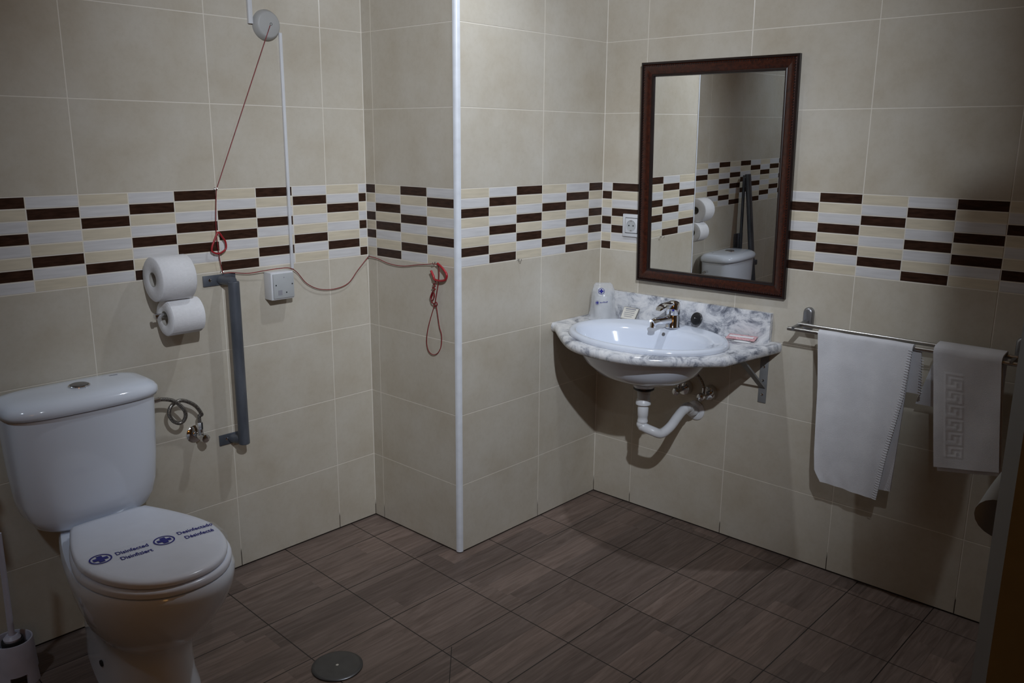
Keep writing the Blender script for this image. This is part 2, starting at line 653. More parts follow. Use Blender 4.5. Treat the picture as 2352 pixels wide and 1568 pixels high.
# toilet wall, pier (two faces), basin wall
tiled_wall('wall_left', (0, 0, 0), (1, 0, 0), (0, -1, 0), XL, 0.0, -KC, lambda j: j % 2 != 0)
pier = NB()
tiled_wall('', (0, 0, 0), (0, -1, 0), (-1, 0, 0), 0.0, M0 + TW, M0, lambda j: j % 2 == 0, bm=pier, thick=0.07)
tiled_wall('', (0, -D, 0), (1, 0, 0), (0, -1, 0), TR, W, TR, lambda j: False, bm=pier, thick=0.07)
for (ca, cb) in (((0, 0), (-1, -1)), ((W, -D), (-1, -1))):
    x0_, y0_ = ca
    prism(pier, [(x0_ + 0.0005, y0_ + 0.0005), (x0_ - 0.0022, y0_ + 0.0005), (x0_ + 0.0005, y0_ - 0.0022)], 0.005, CEIL)
struct('wall_middle', pier, ['grout', 'tile', 'mos_white', 'mos_cream', 'mos_dark', 'joint'], smooth=False, origin=(0, 0, 0))
tiled_wall('wall_right', (W, -D, 0), (0, -1, 0), (-1, 0, 0), 0.0, -YB - D, S0 + TW / 3, lambda j: False)

# quarter-round corner profile on the pier
bm = NB()
prof = [(0.0005, TR + 0.004), (-0.0015, TR + 0.004)]
rc = TR + 0.0012
for k in range(9):
    a = PI + k * (PI / 2) / 8
    prof.append((TR + rc * math.cos(a) - 0.0, TR + rc * math.sin(a)))
prof += [(TR + 0.004, -0.0015), (TR + 0.004, 0.0005)]
poly = [(x, -D + y) for x, y in prof]
prism(bm, poly, 0.004, CEIL)
struct('trim_1', bm, 'profile')

bm = NB()
box(bm, (XL - 0.1, YB - 0.1, -0.08), (W + 0.1, 0.1, 0.0))
struct('floor', bm, 'floor', smooth=False, origin=(0, 0, 0))
bm = NB()
box(bm, (XL - 0.1, YB - 0.1, CEIL), (W + 0.1, 0.1, CEIL + 0.06))
struct('ceiling', bm, 'plaster', smooth=False, origin=(0, 0, CEIL))
bm = NB()
box(bm, (XL - 0.1, YB - 0.1, 0), (XL, 0.1, CEIL))
struct('wall_near', bm, 'plaster', smooth=False)
bm = NB()
box(bm, (XL, YB - 0.1, 0), (W, YB, CEIL))
struct('wall_back', bm, 'plaster', smooth=False)

# open door leaf seen edge-on at the right of the view, with its lever handle behind
E = CAM + ray(2300, 1330) * 0.95
E.z = 0.0
fh = Vector((CF.x, CF.y, 0)).normalized()
rh = Vector((CR.x, CR.y, 0)).normalized()
dd = (rh * 0.985 - fh * 0.17).normalized()
nn = Vector((-dd.y, dd.x, 0))
if nn.dot(fh) < 0:
    nn = -nn
bm = NB()
poly = [E, E + dd * 0.72, E + dd * 0.72 + nn * 0.040, E + nn * 0.040]
prism(bm, [(p.x, p.y) for p in poly], 0.008, 2.02)
door = struct('door_1', bm, 'door', smooth=False)
for (za, zb) in ((0.12, 0.42), (0.50, 0.62), (0.70, 0.80)):
    bm = NB()
    q = [E + dd * 0.040 - nn * 0.003, E + dd * 0.62 - nn * 0.003, E + dd * 0.62 + nn * 0.002, E + dd * 0.040 + nn * 0.002]
    prism(bm, [(p.x, p.y) for p in q], za, zb)
    obj('door_panel', bm, 'door_dark', door, smooth=False)
bm = NB()
h0 = CAM + ray(2297, 1194) * 1.02
h1 = CAM + ray(2338, 1120) * 1.06
h2 = CAM + ray(2400, 1050) * 1.06
h3 = E + dd * 0.09 + nn * 0.04
h3.z = h2.z
cv = catmull([h0, h1, h2, h3], 8)
tube(bm, cv, 0.02, 20, rad=[0.0285 - 0.006 * min(1, i / 14) for i in range(len(cv))])
obj('door_handle', bm, 'grey_metal', door)

# ------------------------------------------------------------------ toilet
CX = -1.062


def outline(f0, fm, f1, hw, hwb, z, n=56, nb=2.6):
    """closed plan outline: straight-ish back at f0 (half width hwb), widest hw at fm, rounded front at f1. f is distance from the wall"""
    pts = []
    h = n // 2
    for i in range(h + 1):          # right side from back centre to front centre
        t = i / h
        if t < 0.18:
            s = t / 0.18
            x, f = hwb * s, f0 + 0.006 * s ** 6
        elif t < 0.5:
            s = (t - 0.18) / 0.32
            f = f0 + 0.006 + (fm - f0 - 0.006) * s
            x = hwb + (hw - hwb) * (0.35 * s + 0.65 * math.sin(s * PI / 2)) * (1 if s < 1 else 1)
        else:
            s = (t - 0.5) / 0.5
            x, f = hw * math.cos(s * PI / 2) ** (2 / 2.15), fm + (f1 - fm) * math.sin(s * PI / 2) ** (2 / 2.15)
        pts.append((x, f))
    full = pts + [(-x, f) for x, f in reversed(pts[1:-1])]
    return [Vector((CX + x, -f, z)) for x, f in full]


toilet = thing('toilet', 'white ceramic toilet with closed lid standing against the left wall', 'toilet', (CX, -0.36, 0.0))
bm = NB()
rings = [outline(0.120, 0.40, 0.545, 0.108, 0.060, 0.0), outline(0.120, 0.40, 0.545, 0.107, 0.060, 0.006),
         outline(0.120, 0.39, 0.535, 0.099, 0.058, 0.05), outline(0.115, 0.39, 0.535, 0.097, 0.056, 0.12), outline(0.105, 0.40, 0.545, 0.101, 0.055, 0.165),
         outline(0.090, 0.41, 0.584, 0.119, 0.056, 0.195), outline(0.075, 0.43, 0.628, 0.144, 0.058, 0.235), outline(0.058, 0.45, 0.666, 0.163, 0.060, 0.285),
         outline(0.045, 0.46, 0.690, 0.174, 0.062, 0.330), outline(0.040, 0.46, 0.699, 0.178, 0.064, 0.356), outline(0.040, 0.46, 0.700, 0.179, 0.064, 0.374), outline(0.045, 0.46, 0.694, 0.173, 0.060, 0.385)]
loft(bm, rings)
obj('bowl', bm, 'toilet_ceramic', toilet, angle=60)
bm = NB()
lathe(bm, (CX - 0.0945, -0.33, 0.075), (-1, -0.1, 0.02), [(0, 0.009), (0.003, 0.009), (0.004, 0.006)], 16)
obj('fixing_cap', bm, 'dark', toilet)
bm = NB()


def seat_ring(z, g, hollow):
    return outline(0.235 - g, 0.46, 0.694 + g, 0.173 + g, 0.104 + g, z)


loft(bm, [seat_ring(0.3865, -0.006, 0), seat_ring(0.389, 0, 0), seat_ring(0.399, 0.001, 0), seat_ring(0.4045, -0.002, 0), seat_ring(0.406, -0.008, 0)])
obj('seat', bm, 'seatp', toilet, angle=60)
bm = NB()


def lid_ring(z, g):
    return outline(0.225 - g, 0.455, 0.687 + g, 0.165 + g, 0.099 + g, z)


loft(bm, [lid_ring(0.4085, -0.006), lid_ring(0.4105, 0), lid_ring(0.4175, 0.001), lid_ring(0.4225, -0.0015), lid_ring(0.425, -0.006), lid_ring(0.4262, -0.02), lid_ring(0.4268, -0.05)])
obj('lid', bm, 'seatp', toilet, angle=60)
for sx in (-1, 1):
    bm = NB()
    cyl(bm, (CX + sx * 0.075 - 0.016, -0.222, 0.400), (CX + sx * 0.075 + 0.016, -0.222, 0.400), 0.011, n=16, bev=0.002)
    obj('hinge', bm, 'seatp', toilet)


def cist(z, hw, f0, f1, n=64, p=4.2):
    pts = []
    fc, hf = (f0 + f1) / 2, (f1 - f0) / 2
    for i in range(n):
        t = 2 * PI * i / n
        c, s = math.cos(t), math.sin(t)
        x = hw * math.copysign(abs(c) ** (2 / p), c)
        f = fc + hf * math.copysign(abs(s) ** (2 / p), s)
        if s > 0:                                        # slightly bowed front
            f += 0.012 * (1 - (x / hw) ** 2)
        pts.append(Vector((CX + x, -f, z)))
    return pts


bm = NB()
loft(bm, [cist(0.3855, 0.100, 0.045, 0.150), cist(0.388, 0.122, 0.030, 0.164), cist(0.402, 0.146, 0.018, 0.176), cist(0.43, 0.163, 0.014, 0.182),
          cist(0.47, 0.173, 0.012, 0.186), cist(0.54, 0.1795, 0.010, 0.189), cist(0.62, 0.184, 0.009, 0.191), cist(0.709, 0.188, 0.008, 0.193)])
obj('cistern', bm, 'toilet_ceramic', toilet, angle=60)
bm = NB()
loft(bm, [cist(0.7105, 0.186, 0.006, 0.192), cist(0.7125, 0.194, 0.003, 0.200), cist(0.722, 0.197, 0.003, 0.204), cist(0.733, 0.196, 0.004, 0.203),
          cist(0.742, 0.189, 0.008, 0.196), cist(0.750, 0.176, 0.016, 0.182), cist(0.7545, 0.150, 0.032, 0.160), cist(0.7565, 0.09, 0.06, 0.13)])
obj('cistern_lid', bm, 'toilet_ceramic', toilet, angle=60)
bt = Vector((CX + 0.004, -0.112, 0.7555))
bm = NB()
lathe(bm, bt, (0, 0, 1), [(0, 0.027), (0.004, 0.027), (0.0055, 0.0255), (0.0055, 0.0235), (0.0035, 0.023)], 36)
btn = obj('flush_button', bm, 'chrome', toilet)
bm = NB()
lathe(bm, bt + Vector((0, 0, 0.0035)), (0, 0, 1), [(0, 0.0222), (0.003, 0.0222), (0.0042, 0.020)], 36)
obj('button_cap', bm, 'dullsteel', btn)
bm = NB()
box(bm, (CX + 0.102, -0.068, 0.7525), (CX + 0.124, -0.062, 0.7562))
obj('maker_mark', bm, 'greyink', toilet)

# printed paper band laid across the lid
band = thing('sanitary_band', 'clear printed band with blue crosses and disinfected lettering across toilet lid', 'paper band', (CX, -0.45, 0.4275))
ZB = 0.4272


def cross_logo(name, cx, cy, z, r, parent, ang=0.0, ux=Vector((1, 0, 0)), uy=Vector((0, 1, 0))):
    un = ux.cross(uy)
    o = Vector((cx, cy, z))
    ca, sa = math.cos(ang), math.sin(ang)
    ex, ey = ux * ca + uy * sa, -ux * sa + uy * ca
    bm = NB()
    n = 40
    rr = []
    for rad, h in ((r, 0), (r, 0.0004), (r * 0.86, 0.0004), (r * 0.86, 0)):
        rr.append([o + ex * (rad * math.cos(2 * PI * i / n)) + ey * (rad * math.sin(2 * PI * i / n)) + un * h for i in range(n)])
    loft(bm, rr + [rr[0]], cap0=False, cap1=False)
    a, b = r * 0.66, r * 0.25
    cr = [(b, b), (a, b), (a, -b), (b, -b), (b, -a), (-b, -a), (-b, -b), (-a, -b), (-a, b), (-b, b), (-b, a), (b, a)]
    loft(bm, [[o + ex * x + ey * y for x, y in reversed(cr)], [o + ex * x + ey * y + un * 0.0004 for x, y in reversed(cr)]])
    return obj(name, bm, 'ink', parent, smooth=False)


def lettering(name, text, loc, size, parent, rotm, m='ink'):
    cu = bpy.data.curves.new(name, 'FONT')
    cu.body = text
    cu.size = size
    cu.extrude = 0.0002
    cu.offset = 0.00022
    cu.materials.append(MT[m])
    tmp = bpy.data.objects.new(name, cu)
    COL.objects.link(tmp)
    me = bpy.data.meshes.new_from_object(tmp.evaluated_get(bpy.context.evaluated_depsgraph_get()))
    bpy.data.objects.remove(tmp)
    bpy.data.curves.remove(cu)
    me.name = name
    me.materials.clear()
    me.materials.append(MT[m])
    o = bpy.data.objects.new(name, me)
    COL.objects.link(o)
    o.parent = parent
    o.matrix_local = Matrix.Translation(Vector(loc) - Vector(parent['_o'])) @ rotm
    return o


p1 = on(2, ZB, 231, 1284)
p2 = on(2, ZB, 377, 1241)
ba = math.atan2(p2.y - p1.y, p2.x - p1.x)
bd = Vector((math.cos(ba), math.sin(ba), 0))
bp_ = Vector((-bd.y, bd.x, 0))
bm = NB()
path = []
ctr = p1 + bd * ((CX - p1.x) / bd.x)
hb = 0.032
edge_l, edge_r = 0.176, 0.176
for off in (-1, 1):
    pass
rowa, rowb = [], []
for s, z in ((-0.1785, 0.380), (-0.1785, 0.404), (-0.1705, 0.4215), (-0.163, 0.4263), (-0.150, ZB + 0.0001), (0, ZB + 0.0002), (0.150, ZB + 0.0001), (0.163, 0.4263), (0.1705, 0.4215), (0.1785, 0.404), (0.1785, 0.380)):
    c = ctr + bd * s
    c.z = z
    rowa.append(c + bp_ * hb)
    rowb.append(c - bp_ * hb)
va = [bm.verts.new(p) for p in rowa]
vb = [bm.verts.new(p) for p in rowb]
for i in range(len(va) - 1):
    bm.faces.new((va[i], va[i + 1], vb[i + 1], vb[i]))
obj('film_strip', bm, 'film', band)
rz = Matrix.Rotation(ba, 4, 'Z')
zt = ZB + 0.0006
cross_logo('cross_emblem', p1.x, p1.y, zt, 0.0255, band, ba)
cross_logo('cross_emblem', p2.x, p2.y, zt, 0.0255, band, ba)
for txt, px, py in (('Disinfected', 267, 1275), ('Disinfiziert', 279, 1286), ('Desinfectado', 409, 1228), ('Désinfecté', 427, 1237)):
    q = on(2, zt, px, py)
    lettering('printed_words', txt, (q.x, q.y, zt), 0.0185, band, rz @ Matrix.Diagonal((0.92, 1.28, 1, 1)))

# toilet brush and holder
hc = Vector((-1.298, -0.125, 0.0))
bm = NB()
n = 40
rin, rout = 0.043, 0.048
rings = []
for z, r in ((0.035, rout + 0.004), (0.075, rout + 0.002), (0.118, rout), (0.121, rout - 0.001), (0.121, rin + 0.001), (0.115, rin), (0.045, rin)):
    rings.append([hc + Vector((r * math.cos(2 * PI * i / n), r * math.sin(2 * PI * i / n), z)) for i in range(n)])
loft(bm, rings)
hold = thing('brush_holder', 'round pale plastic toilet brush holder on floor left of toilet', 'toilet brush holder', hc)
obj('pot', bm, 'brush_plastic', hold, angle=50)
for k in range(4):
    bm = NB()
    a0 = 2 * PI * (k + 0.13) / 4
    ring0, ring1 = [], []
    m_ = 8
    rings = []
    for i in range(m_ + 1):
        a = a0 + (2 * PI / 4) * 0.5 * i / m_
        pts = []
        for r, z in ((rout - 0.001, 0.0), (rout + 0.007, 0.0), (rout + 0.004, 0.036), (rout - 0.002, 0.036)):
            pts.append(hc + Vector((r * math.cos(a), r * math.sin(a), z)))
        rings.append(pts)
    loft(bm, rings)
    obj('foot', bm, 'brush_plastic', hold)
b0 = hc + Vector((0.004, 0, 0.055))
b1 = hc + Vector((0.000, 0, 0.135))
b2 = T(0, 1250, 0.135)
brush = thing('toilet_brush', 'pale toilet brush with long slim handle standing in the holder', 'toilet brush', b0)
bm = NB()
cyl(bm, b0, b1 - Vector((0, 0, 0.015)), 0.030, 0.026, n=24)
obj('bristles', bm, 'dark', brush)
bm = NB()
dv = (b2 - b1)
lathe(bm, b1 - Vector((0, 0, 0.016)), (0, 0, 1), [(0, 0.020), (0.006, 0.021), (0.014, 0.014)], 24)
cyl(bm, b1 - dv.normalized() * 0.005, b1 + dv * 1.12, 0.0078, 0.0065, n=18)
obj('handle', bm, 'brush_plastic', brush)

# ------------------------------------------------------------------ toilet paper
def paper_roll(name, label, c0, length, r, core, sheet):
    c0 = Vector(c0)
    t = thing(name, label, 'toilet paper', c0 + Vector((length / 2, 0, -r)), 'toilet paper rolls on the left wall')
    bm = NB()
    X = Vector((1, 0, 0))
    lathe(bm, c0, X, [(0.001, core), (0, core + 0.001), (0, r - 0.003), (0.003, r), (length - 0.003, r), (length, r - 0.003), (length, core + 0.001), (length - 0.001, core)], 56, cap0=False, cap1=False)
    obj('paper', bm, 'paper', t, angle=50)
    bm = NB()
    lathe(bm, c0 + X * 0.0005, X, [(0, core + 0.0004), (length - 0.001, core + 0.0004), (length - 0.001, core - 0.001), (0, core - 0.001), (0, core + 0.0004)], 32, cap0=False, cap1=False)
    obj('cardboard_core', bm, 'tube_card', t)
    if sheet:
        bm = NB()
        rows = []
        for k in range(15):
            a = math.radians(80 - k * 9)                  # loose sheet following the front of the roll
            rr = r + 0.0012
            rows.append([c0 + Vector((x, -rr * math.cos(a), rr * math.sin(a))) for x in (0.002, length * 0.5, length - 0.002)])
        a = math.radians(-46)
        loft(bm, rows, close=False)
        bmesh.ops.solidify(bm, geom=bm.faces[:], thickness=0.0006)
        obj('loose_sheet', bm, 'paper', t)
    return t


lowc = T(378, 731, 0.066)
upc = T(351, 648, 0.070)
paper_roll('toilet_paper_roll', 'smaller lower white toilet paper roll hung on the chrome holder', lowc, 0.100, 0.0525, 0.021, True)
# the upper roll rests on the lower one
dvec = Vector((0, upc.y - lowc.y, upc.z - lowc.z))
paper_roll('toilet_paper_roll', 'larger upper white toilet paper roll stacked on top of another roll', (upc.x, upc.y, lowc.z + 0.0525 + 0.0640 - 0.0005), 0.102, 0.0640, 0.021, False)
th = thing('toilet_paper_holder', 'chrome toilet paper holder arm on the wall beside the toilet', 'paper holder', lowc + Vector((0, 0.066, 0)))
ax = lowc + Vector((0, 0, 0.0095))
bm = NB()
tube(bm, catmull([ax + Vector((-0.026, 0, 0)), ax + Vector((0.05, 0, 0)), ax + Vector((0.108, 0, 0))], 6), 0.0065, 14)
lathe(bm, ax + Vector((-0.030, 0, 0)), (1, 0, 0), [(0, 0.007), (0.001, 0.009), (0.007, 0.009), (0.008, 0.007)], 20)
obj('arm', bm, 'chrome', th)
bm = NB()
tube(bm, [ax + Vector((0.108, 0.0, 0)), ax + Vector((0.112, 0.012, 0)), ax + Vector((0.112, 0.066, 0))], 0.0065, 14)
obj('elbow', bm, 'chrome', th)
bm = NB()
cyl(bm, ax + Vector((0.112, 0.058, 0)), (ax.x + 0.112, -0.0002, ax.z), 0.024, n=28, bev=0.002)
obj('wall_plate', bm, 'chrome', th)

# ------------------------------------------------------------------ grab bar
gb = thing('grab_bar', 'vertical dark grey steel grab bar bolted to wall right of toilet', 'grab bar', (-0.565, 0, 0.45))
gx, go = -0.5635, 0.062
zt_, zb_ = 0.975, 0.452
bm = NB()
cyl(bm, (gx, -go, zb_), (gx, -go, zt_), 0.0172, n=28, bev=0.0015)
obj('bar', bm, 'galv', gb)
for za, zb2 in ((0.9585, 0.9915), (0.4425, 0.4765)):
    zc = (za + zb2) / 2
    bm = NB()
    box(bm, (-0.6315 if za > 0.9 else -0.617, -0.0055, za), (gx + 0.040, -0.0002, zb2), 0.001)
    obj('wall_plate', bm, 'galv', gb)
    bm = NB()
    cyl(bm, (gx - 0.012, -0.005, zc), (gx, -go, zc + (0.0 if za > 0.9 else 0.004)), 0.0135, n=20)
    obj('standoff', bm, 'galv', gb)
    for hx in ((-0.610,) if za > 0.9 else (-0.592,)):
        bm = NB()
        lathe(bm, (hx, -0.0055, zc + 0.002), (0, -1, 0), [(0, 0.0052), (0.001, 0.0050), (0.002, 0.003), (0.0022, 0.0001)], 16)
        obj('screw', bm, 'chrome', gb)

# fold-up support rail left of the toilet (outside the frame, seen in the mirror)
fr_ = thing('support_rail', 'folded grey support rail on left wall seen only in the mirror', 'support rail', (-1.37, 0, 0.55))
bm = NB()
box(bm, (-1.435, -0.006, 0.60), (-1.325, -0.0002, 0.82), 0.001)
obj('wall_plate', bm, 'galv', fr_)
bm = NB()
cyl(bm, (-1.372, -0.024, 0.64), (-1.372, -0.024, 1.165), 0.009, n=18)
obj('upright', bm, 'galv', fr_)
bm = NB()
cyl(bm, (-1.385, -0.040, 1.172), (-1.385, -0.112, 0.520), 0.0175, n=24, bev=0.002)
obj('swing_arm', bm, 'galv', fr_)
bm = NB()
box(bm, (-1.425, -0.115, 0.635), (-1.365, -0.010, 0.665), 0.002)
obj('hinge_bracket', bm, 'galv', fr_)
bm = NB()
cyl(bm, (-1.372, -0.024, 1.150), (-1.386, -0.044, 1.158), 0.010, n=14)
obj('top_link', bm, 'galv', fr_)

# ------------------------------------------------------------------ supply valve and hose
vc = T(447, 998, 0.0)
vz = 0.5045
vx = vc.x
av = thing('angle_valve', 'chrome angle valve low on wall between toilet and grab bar', 'water valve', (vx, 0, vz))
bm = NB()
lathe(bm, (vx, -0.0002, vz), (0, -1, 0), [(0, 0.0275), (0.003, 0.0275), (0.007, 0.022), (0.010, 0.012), (0.010, 0.010)], 32)
obj('rosette', bm, 'chrome', av)
bm = NB()
cyl(bm, (vx, -0.008, vz), (vx, -0.052, vz), 0.0095, n=20)
cyl(bm, (vx, -0.040, vz), (vx, -0.040, vz + 0.024), 0.0085, n=20)
obj('valve_body', bm, 'chrome', av)
bm = NB()
lathe(bm, (vx + 0.002, -0.050, vz - 0.001), (0.1, -1, -0.05), [(0, 0.010), (0.004, 0.0145), (0.016, 0.0135), (0.018, 0.010)], 10)
obj('knob', bm, 'chrome', av)

hose = thing('supply_hose', 'braided steel hose looping from cistern to the wall valve', 'hose', (vx, -0.045, vz + 0.02))
hp = [(350, 922), (362.6, 918), (379, 917), (393.6, 919), (406.7, 925), (422, 939.5), (426.5, 953), (422, 965.7), (411, 971.6), (397, 965.7), (388.8, 951.4), (391, 936), (402, 924.5), (417.4, 919.5), (435, 924), (450.7, 933.6), (463, 951)]
ho = [0.085, 0.082, 0.08, 0.08, 0.082, 0.084, 0.080, 0.075, 0.070, 0.066, 0.063, 0.061, 0.060, 0.058, 0.055, 0.050, 0.045]
pts = [T(x, y, o) for (x, y), o in zip(hp, ho)]
pts += [Vector((vx + 0.0, -0.040, vz + 0.066)), Vector((vx, -0.040, vz + 0.038))]
bm = NB()
tube(bm, catmull(pts, 10), 0.0058, 12)
obj('braided_tube', bm, 'braid', hose)
bm = NB()
cyl(bm, (vx, -0.040, vz + 0.0245), (vx, -0.040, vz + 0.046), 0.0085, n=6)
obj('hose_nut', bm, 'chrome', hose)
bm = NB()
a, b = pts[0], pts[1]
cyl(bm, a, a + (b - a).normalized() * 0.022, 0.0075, n=16)
obj('ferrule', bm, 'chrome', hose)

# ------------------------------------------------------------------ alarm pull switch, trunking, reset box
swb = T(609, 58, 0)
sw = thing('pull_switch', 'round grey alarm pull switch high on the left wall', 'pull switch', swb)
bm = NB()
lathe(bm, swb + Vector((0, -0.0002, 0)), (0, -1, 0), [(0, 0.0455), (0.006, 0.0455), (0.018, 0.0400), (0.0225, 0.0370), (0.0235, 0.034)], 48)
obj('housing', bm, 'switch', sw)
fc = swb + Vector((0, -0.0235, 0))
bm = NB()
lathe(bm, fc + Vector((0.006, 0.0005, 0.002)), (0, -1, 0), [(0, 0.0042), (0.001, 0.0042), (0.001, 0.003), (0.0003, 0.003)], 16)
obj('cord_eyelet', bm, 'dark', sw)

t1 = thing('cable_trunking', 'short white cable trunking running up above the round alarm switch', 'cable trunking', (-0.420, 0, 1.737), 'white cable trunking on the left wall')
bm = NB()
box(bm, (-0.4265, -0.011, 1.737), (-0.4125, -0.0002, 2.499), 0.0012)
obj('cover_strip', bm, 'plastic', t1)
t2 = thing('cable_trunking', 'long thin white cable trunking from alarm switch down to square box', 'cable trunking', (-0.3165, 0, 0.985), 'white cable trunking on the left wall')
bm = NB()
box(bm, (-0.3215, -0.008, 0.9835), (-0.3120, -0.0002, 1.720), 0.001)
obj('cover_strip', bm, 'plastic', t2)
bm = NB()
box(bm, (-0.3118, -0.0028, 1.06), (-0.3104, -0.0002, 1.25), 0.0)
obj('backing_tape', bm, 'dark', t2, smooth=False)

bx = thing('alarm_box', 'square white alarm reset box under the thin trunking', 'alarm box', (-0.382, 0, 0.894))
bm = NB()
box(bm, (-0.4225, -0.043, 0.8935), (-0.3395, -0.0002, 0.9830), 0.0025)
obj('housing', bm, 'plastic', bx)
bm = NB()
box(bm, (-0.4165, -0.0475, 0.8985), (-0.3405, -0.0425, 0.9785), 0.0015)
obj('cover_plate', bm, 'plastic_grey', bx)
for sx, sz in ((-0.4075, 0.942), (-0.3475, 0.942), (-0.370, 0.916)):
    bm = NB()
    lathe(bm, (sx, -0.0473, sz), (0, -1, 0), [(0, 0.0024), (0.0006, 0.0024), (0.0007, 0.0001)], 14)
    obj('screw', bm, 'dark', bx)
bm = NB()
box(bm, (-0.401, -0.0480, 0.909), (-0.386, -0.0473, 0.925))
obj('call_symbol', bm, 'greyink', bx, smooth=False)
bm = NB()
lathe(bm, (-0.3775, -0.0473, 0.9655), (0, -1, 0), [(0, 0.002), (0.0005, 0.002), (0.0006, 0.0001)], 14)
obj('indicator_lamp', bm, 'greyink', bx)

# ------------------------------------------------------------------ cord hooks
hooks = []


def cup_hook(p, nrm, label):
    p, nrm = Vector(p), Vector(nrm)
    t = tag(obj('cord_hook', hook_bm(p, nrm), 'steel', None, origin=p), label, 'hook', 'small metal hooks screwed into the tile joints')
    return t


def hook_bm(p, nrm):
    bm = NB()
    z = Vector((0, 0, 1))
    pp = [p - nrm * 0.004, p + nrm * 0.006]
    c = p + nrm * 0.011 + z * 0.0
    for k in range(9):
        a = math.radians(150 + k * 30)
        pp.append(c + nrm * (0.006 * math.cos(a)) + z * (0.006 * math.sin(a)))
    tube(bm, catmull(pp[:2] + pp[2:], 3), 0.0011, 8)
    lathe(bm, p, nrm, [(0, 0.003), (0.0012, 0.0028), (0.0014, 0.001)], 12)
    return bm


h1 = T(492, 433, 0)
h2 = T(507, 624, 0)
h3 = PL(848, 586, 0)
h4 = PL(1002, 603, 0)
h5 = on(1, -D, 1189, 596)
cup_hook(h1, (0, -1, 0), 'small hook above the mosaic band where the sloping red cord turns')
cup_hook(h2, (0, -1, 0), 'small hook just above the grab bar holding the red cord')
cup_hook((-0.0005, -0.008, h3.z), (-0.7, -0.7, 0), 'small hook in the wall corner holding the sagging red cord')
cup_hook(h4, (-1, 0, 0), 'small hook on the pier holding the knotted end of red cord')
cup_hook(h5, (0, -1, 0), 'empty small hook under mosaic band on the lit pier face')

# ------------------------------------------------------------------ red pull cord with two rings and a knotted end
cord = thing('alarm_pull', 'thin red alarm cord strung along hooks from switch to pier', 'pull cord', h2 + Vector((0, -0.012, 0)))
cp = [fc + Vector((0.002, -0.001, -0.002)), fc + (h1 + Vector((0, -0.012, 0)) - fc) * 0.5, h1 + Vector((0, -0.012, -0.003))]
line = [cp[0], cp[1], cp[2]]
seg1 = [cp[0].lerp(cp[2], k / 12) for k in range(13)]
seg2 = catmull([h1 + Vector((0, -0.012, -0.003)), T(496, 520, 0.013), T(503, 585, 0.013), h2 + Vector((0, -0.012, -0.003))], 6)
seg3 = catmull([h2 + Vector((0, -0.012, -0.004))] + [T(x, y, o) for x, y, o in ((530, 626, 0.012), (570, 627.5, 0.014), (604, 622, 0.018), (640, 616.5, 0.022), (665, 615.5, 0.018), (682, 625, 0.012), (705, 651, 0.010), (735, 664, 0.010), (770, 663, 0.010), (800, 650, 0.010), (822, 620, 0.010))] + [Vector((-0.010, -0.016, h3.z - 0.002))], 6)
seg4 = catmull([Vector((-0.010, -0.018, h3.z - 0.002))] + [PL(x, y, 0.007) for x, y in ((868, 594), (893, 605), (925, 611), (960, 608))] + [h4 + Vector((-0.011, 0, -0.003))], 6)
seg5 = catmull([h4 + Vector((-0.011, 0, -0.003))] + [PL(x, y, o) for x, y, o in ((1007, 612, 0.011), (1008, 640, 0.010), (1004, 669, 0.010), (999.5, 696, 0.009))], 6)
bm = NB()
for sg in (seg1, seg2, seg3, seg4, seg5):
    tube(bm, sg, 0.0014, 8)
obj('cord_line', bm, 'red', cord)
bm = NB()
lp = [(999, 701), (996, 707.6), (985.5, 744), (980.7, 771), (980.7, 792), (986, 808), (996, 814.5), (1006, 809.7), (1013.4, 793.7), (1014, 768), (1009, 749), (1003, 707.6), (1000, 701)]
tube(bm, catmull([PL(x, y, 0.006) for x, y in lp], 6), 0.0014, 8)
obj('cord_loop', bm, 'red', cord)
bm = NB()
kn = [(998, 643, 0.009), (1001, 650, 0.013), (995, 652, 0.009), (1000, 657, 0.013), (993, 661, 0.010), (1000, 664, 0.012), (994, 669, 0.012), (989, 682, 0.012), (993, 690, 0.010), (998, 680, 0.012), (996, 672, 0.010), (992, 680, 0.009), (991, 692, 0.010), (996, 697, 0.012), (1002, 694, 0.014), (1004, 700, 0.012), (999, 704, 0.008), (996, 699, 0.008), (1000, 697, 0.013)]
tube(bm, catmull([PL(x, y, o) for x, y, o in kn], 5), 0.0020, 8)
obj('knot', bm, 'red', cord)
bm = NB()
rg = [(1004.7, 605), (1012.6, 612), (1022, 623), (1026, 632.6), (1023, 642), (1014, 645), (1004.7, 644), (997.5, 641), (995.5, 634), (990, 621.5)]
tube(bm, catmull([PL(x, y, 0.014) for x, y in rg], 6), 0.0040, 12)
o = obj('pull_ring', bm, 'redring', cord)
o['label'] = 'broken red plastic ring tied at the knotted end'
bm = NB()
rg = [(501, 533.5), (511, 545), (518, 556), (518, 572), (503, 582), (488, 578), (487, 567), (494, 548)]
tube(bm, catmull([T(x, y, 0.016) for x, y in rg], 6, True), 0.0030, 12, closed=True)
o = obj('pull_ring', bm, 'redring', cord)
o['label'] = 'red plastic triangular ring hanging in front of mosaic band'

# ------------------------------------------------------------------ wall socket
sc_ = Vector((W, -0.6075, 1.0965))
so = thing('wall_socket', 'white power socket half hidden behind the left side of mirror', 'power socket', sc_)


def ysq(bm, c, h, x0, x1, bev):
    box(bm, (x0, c.y - h, c.z - h), (x1, c.y + h, c.z + h), bev)


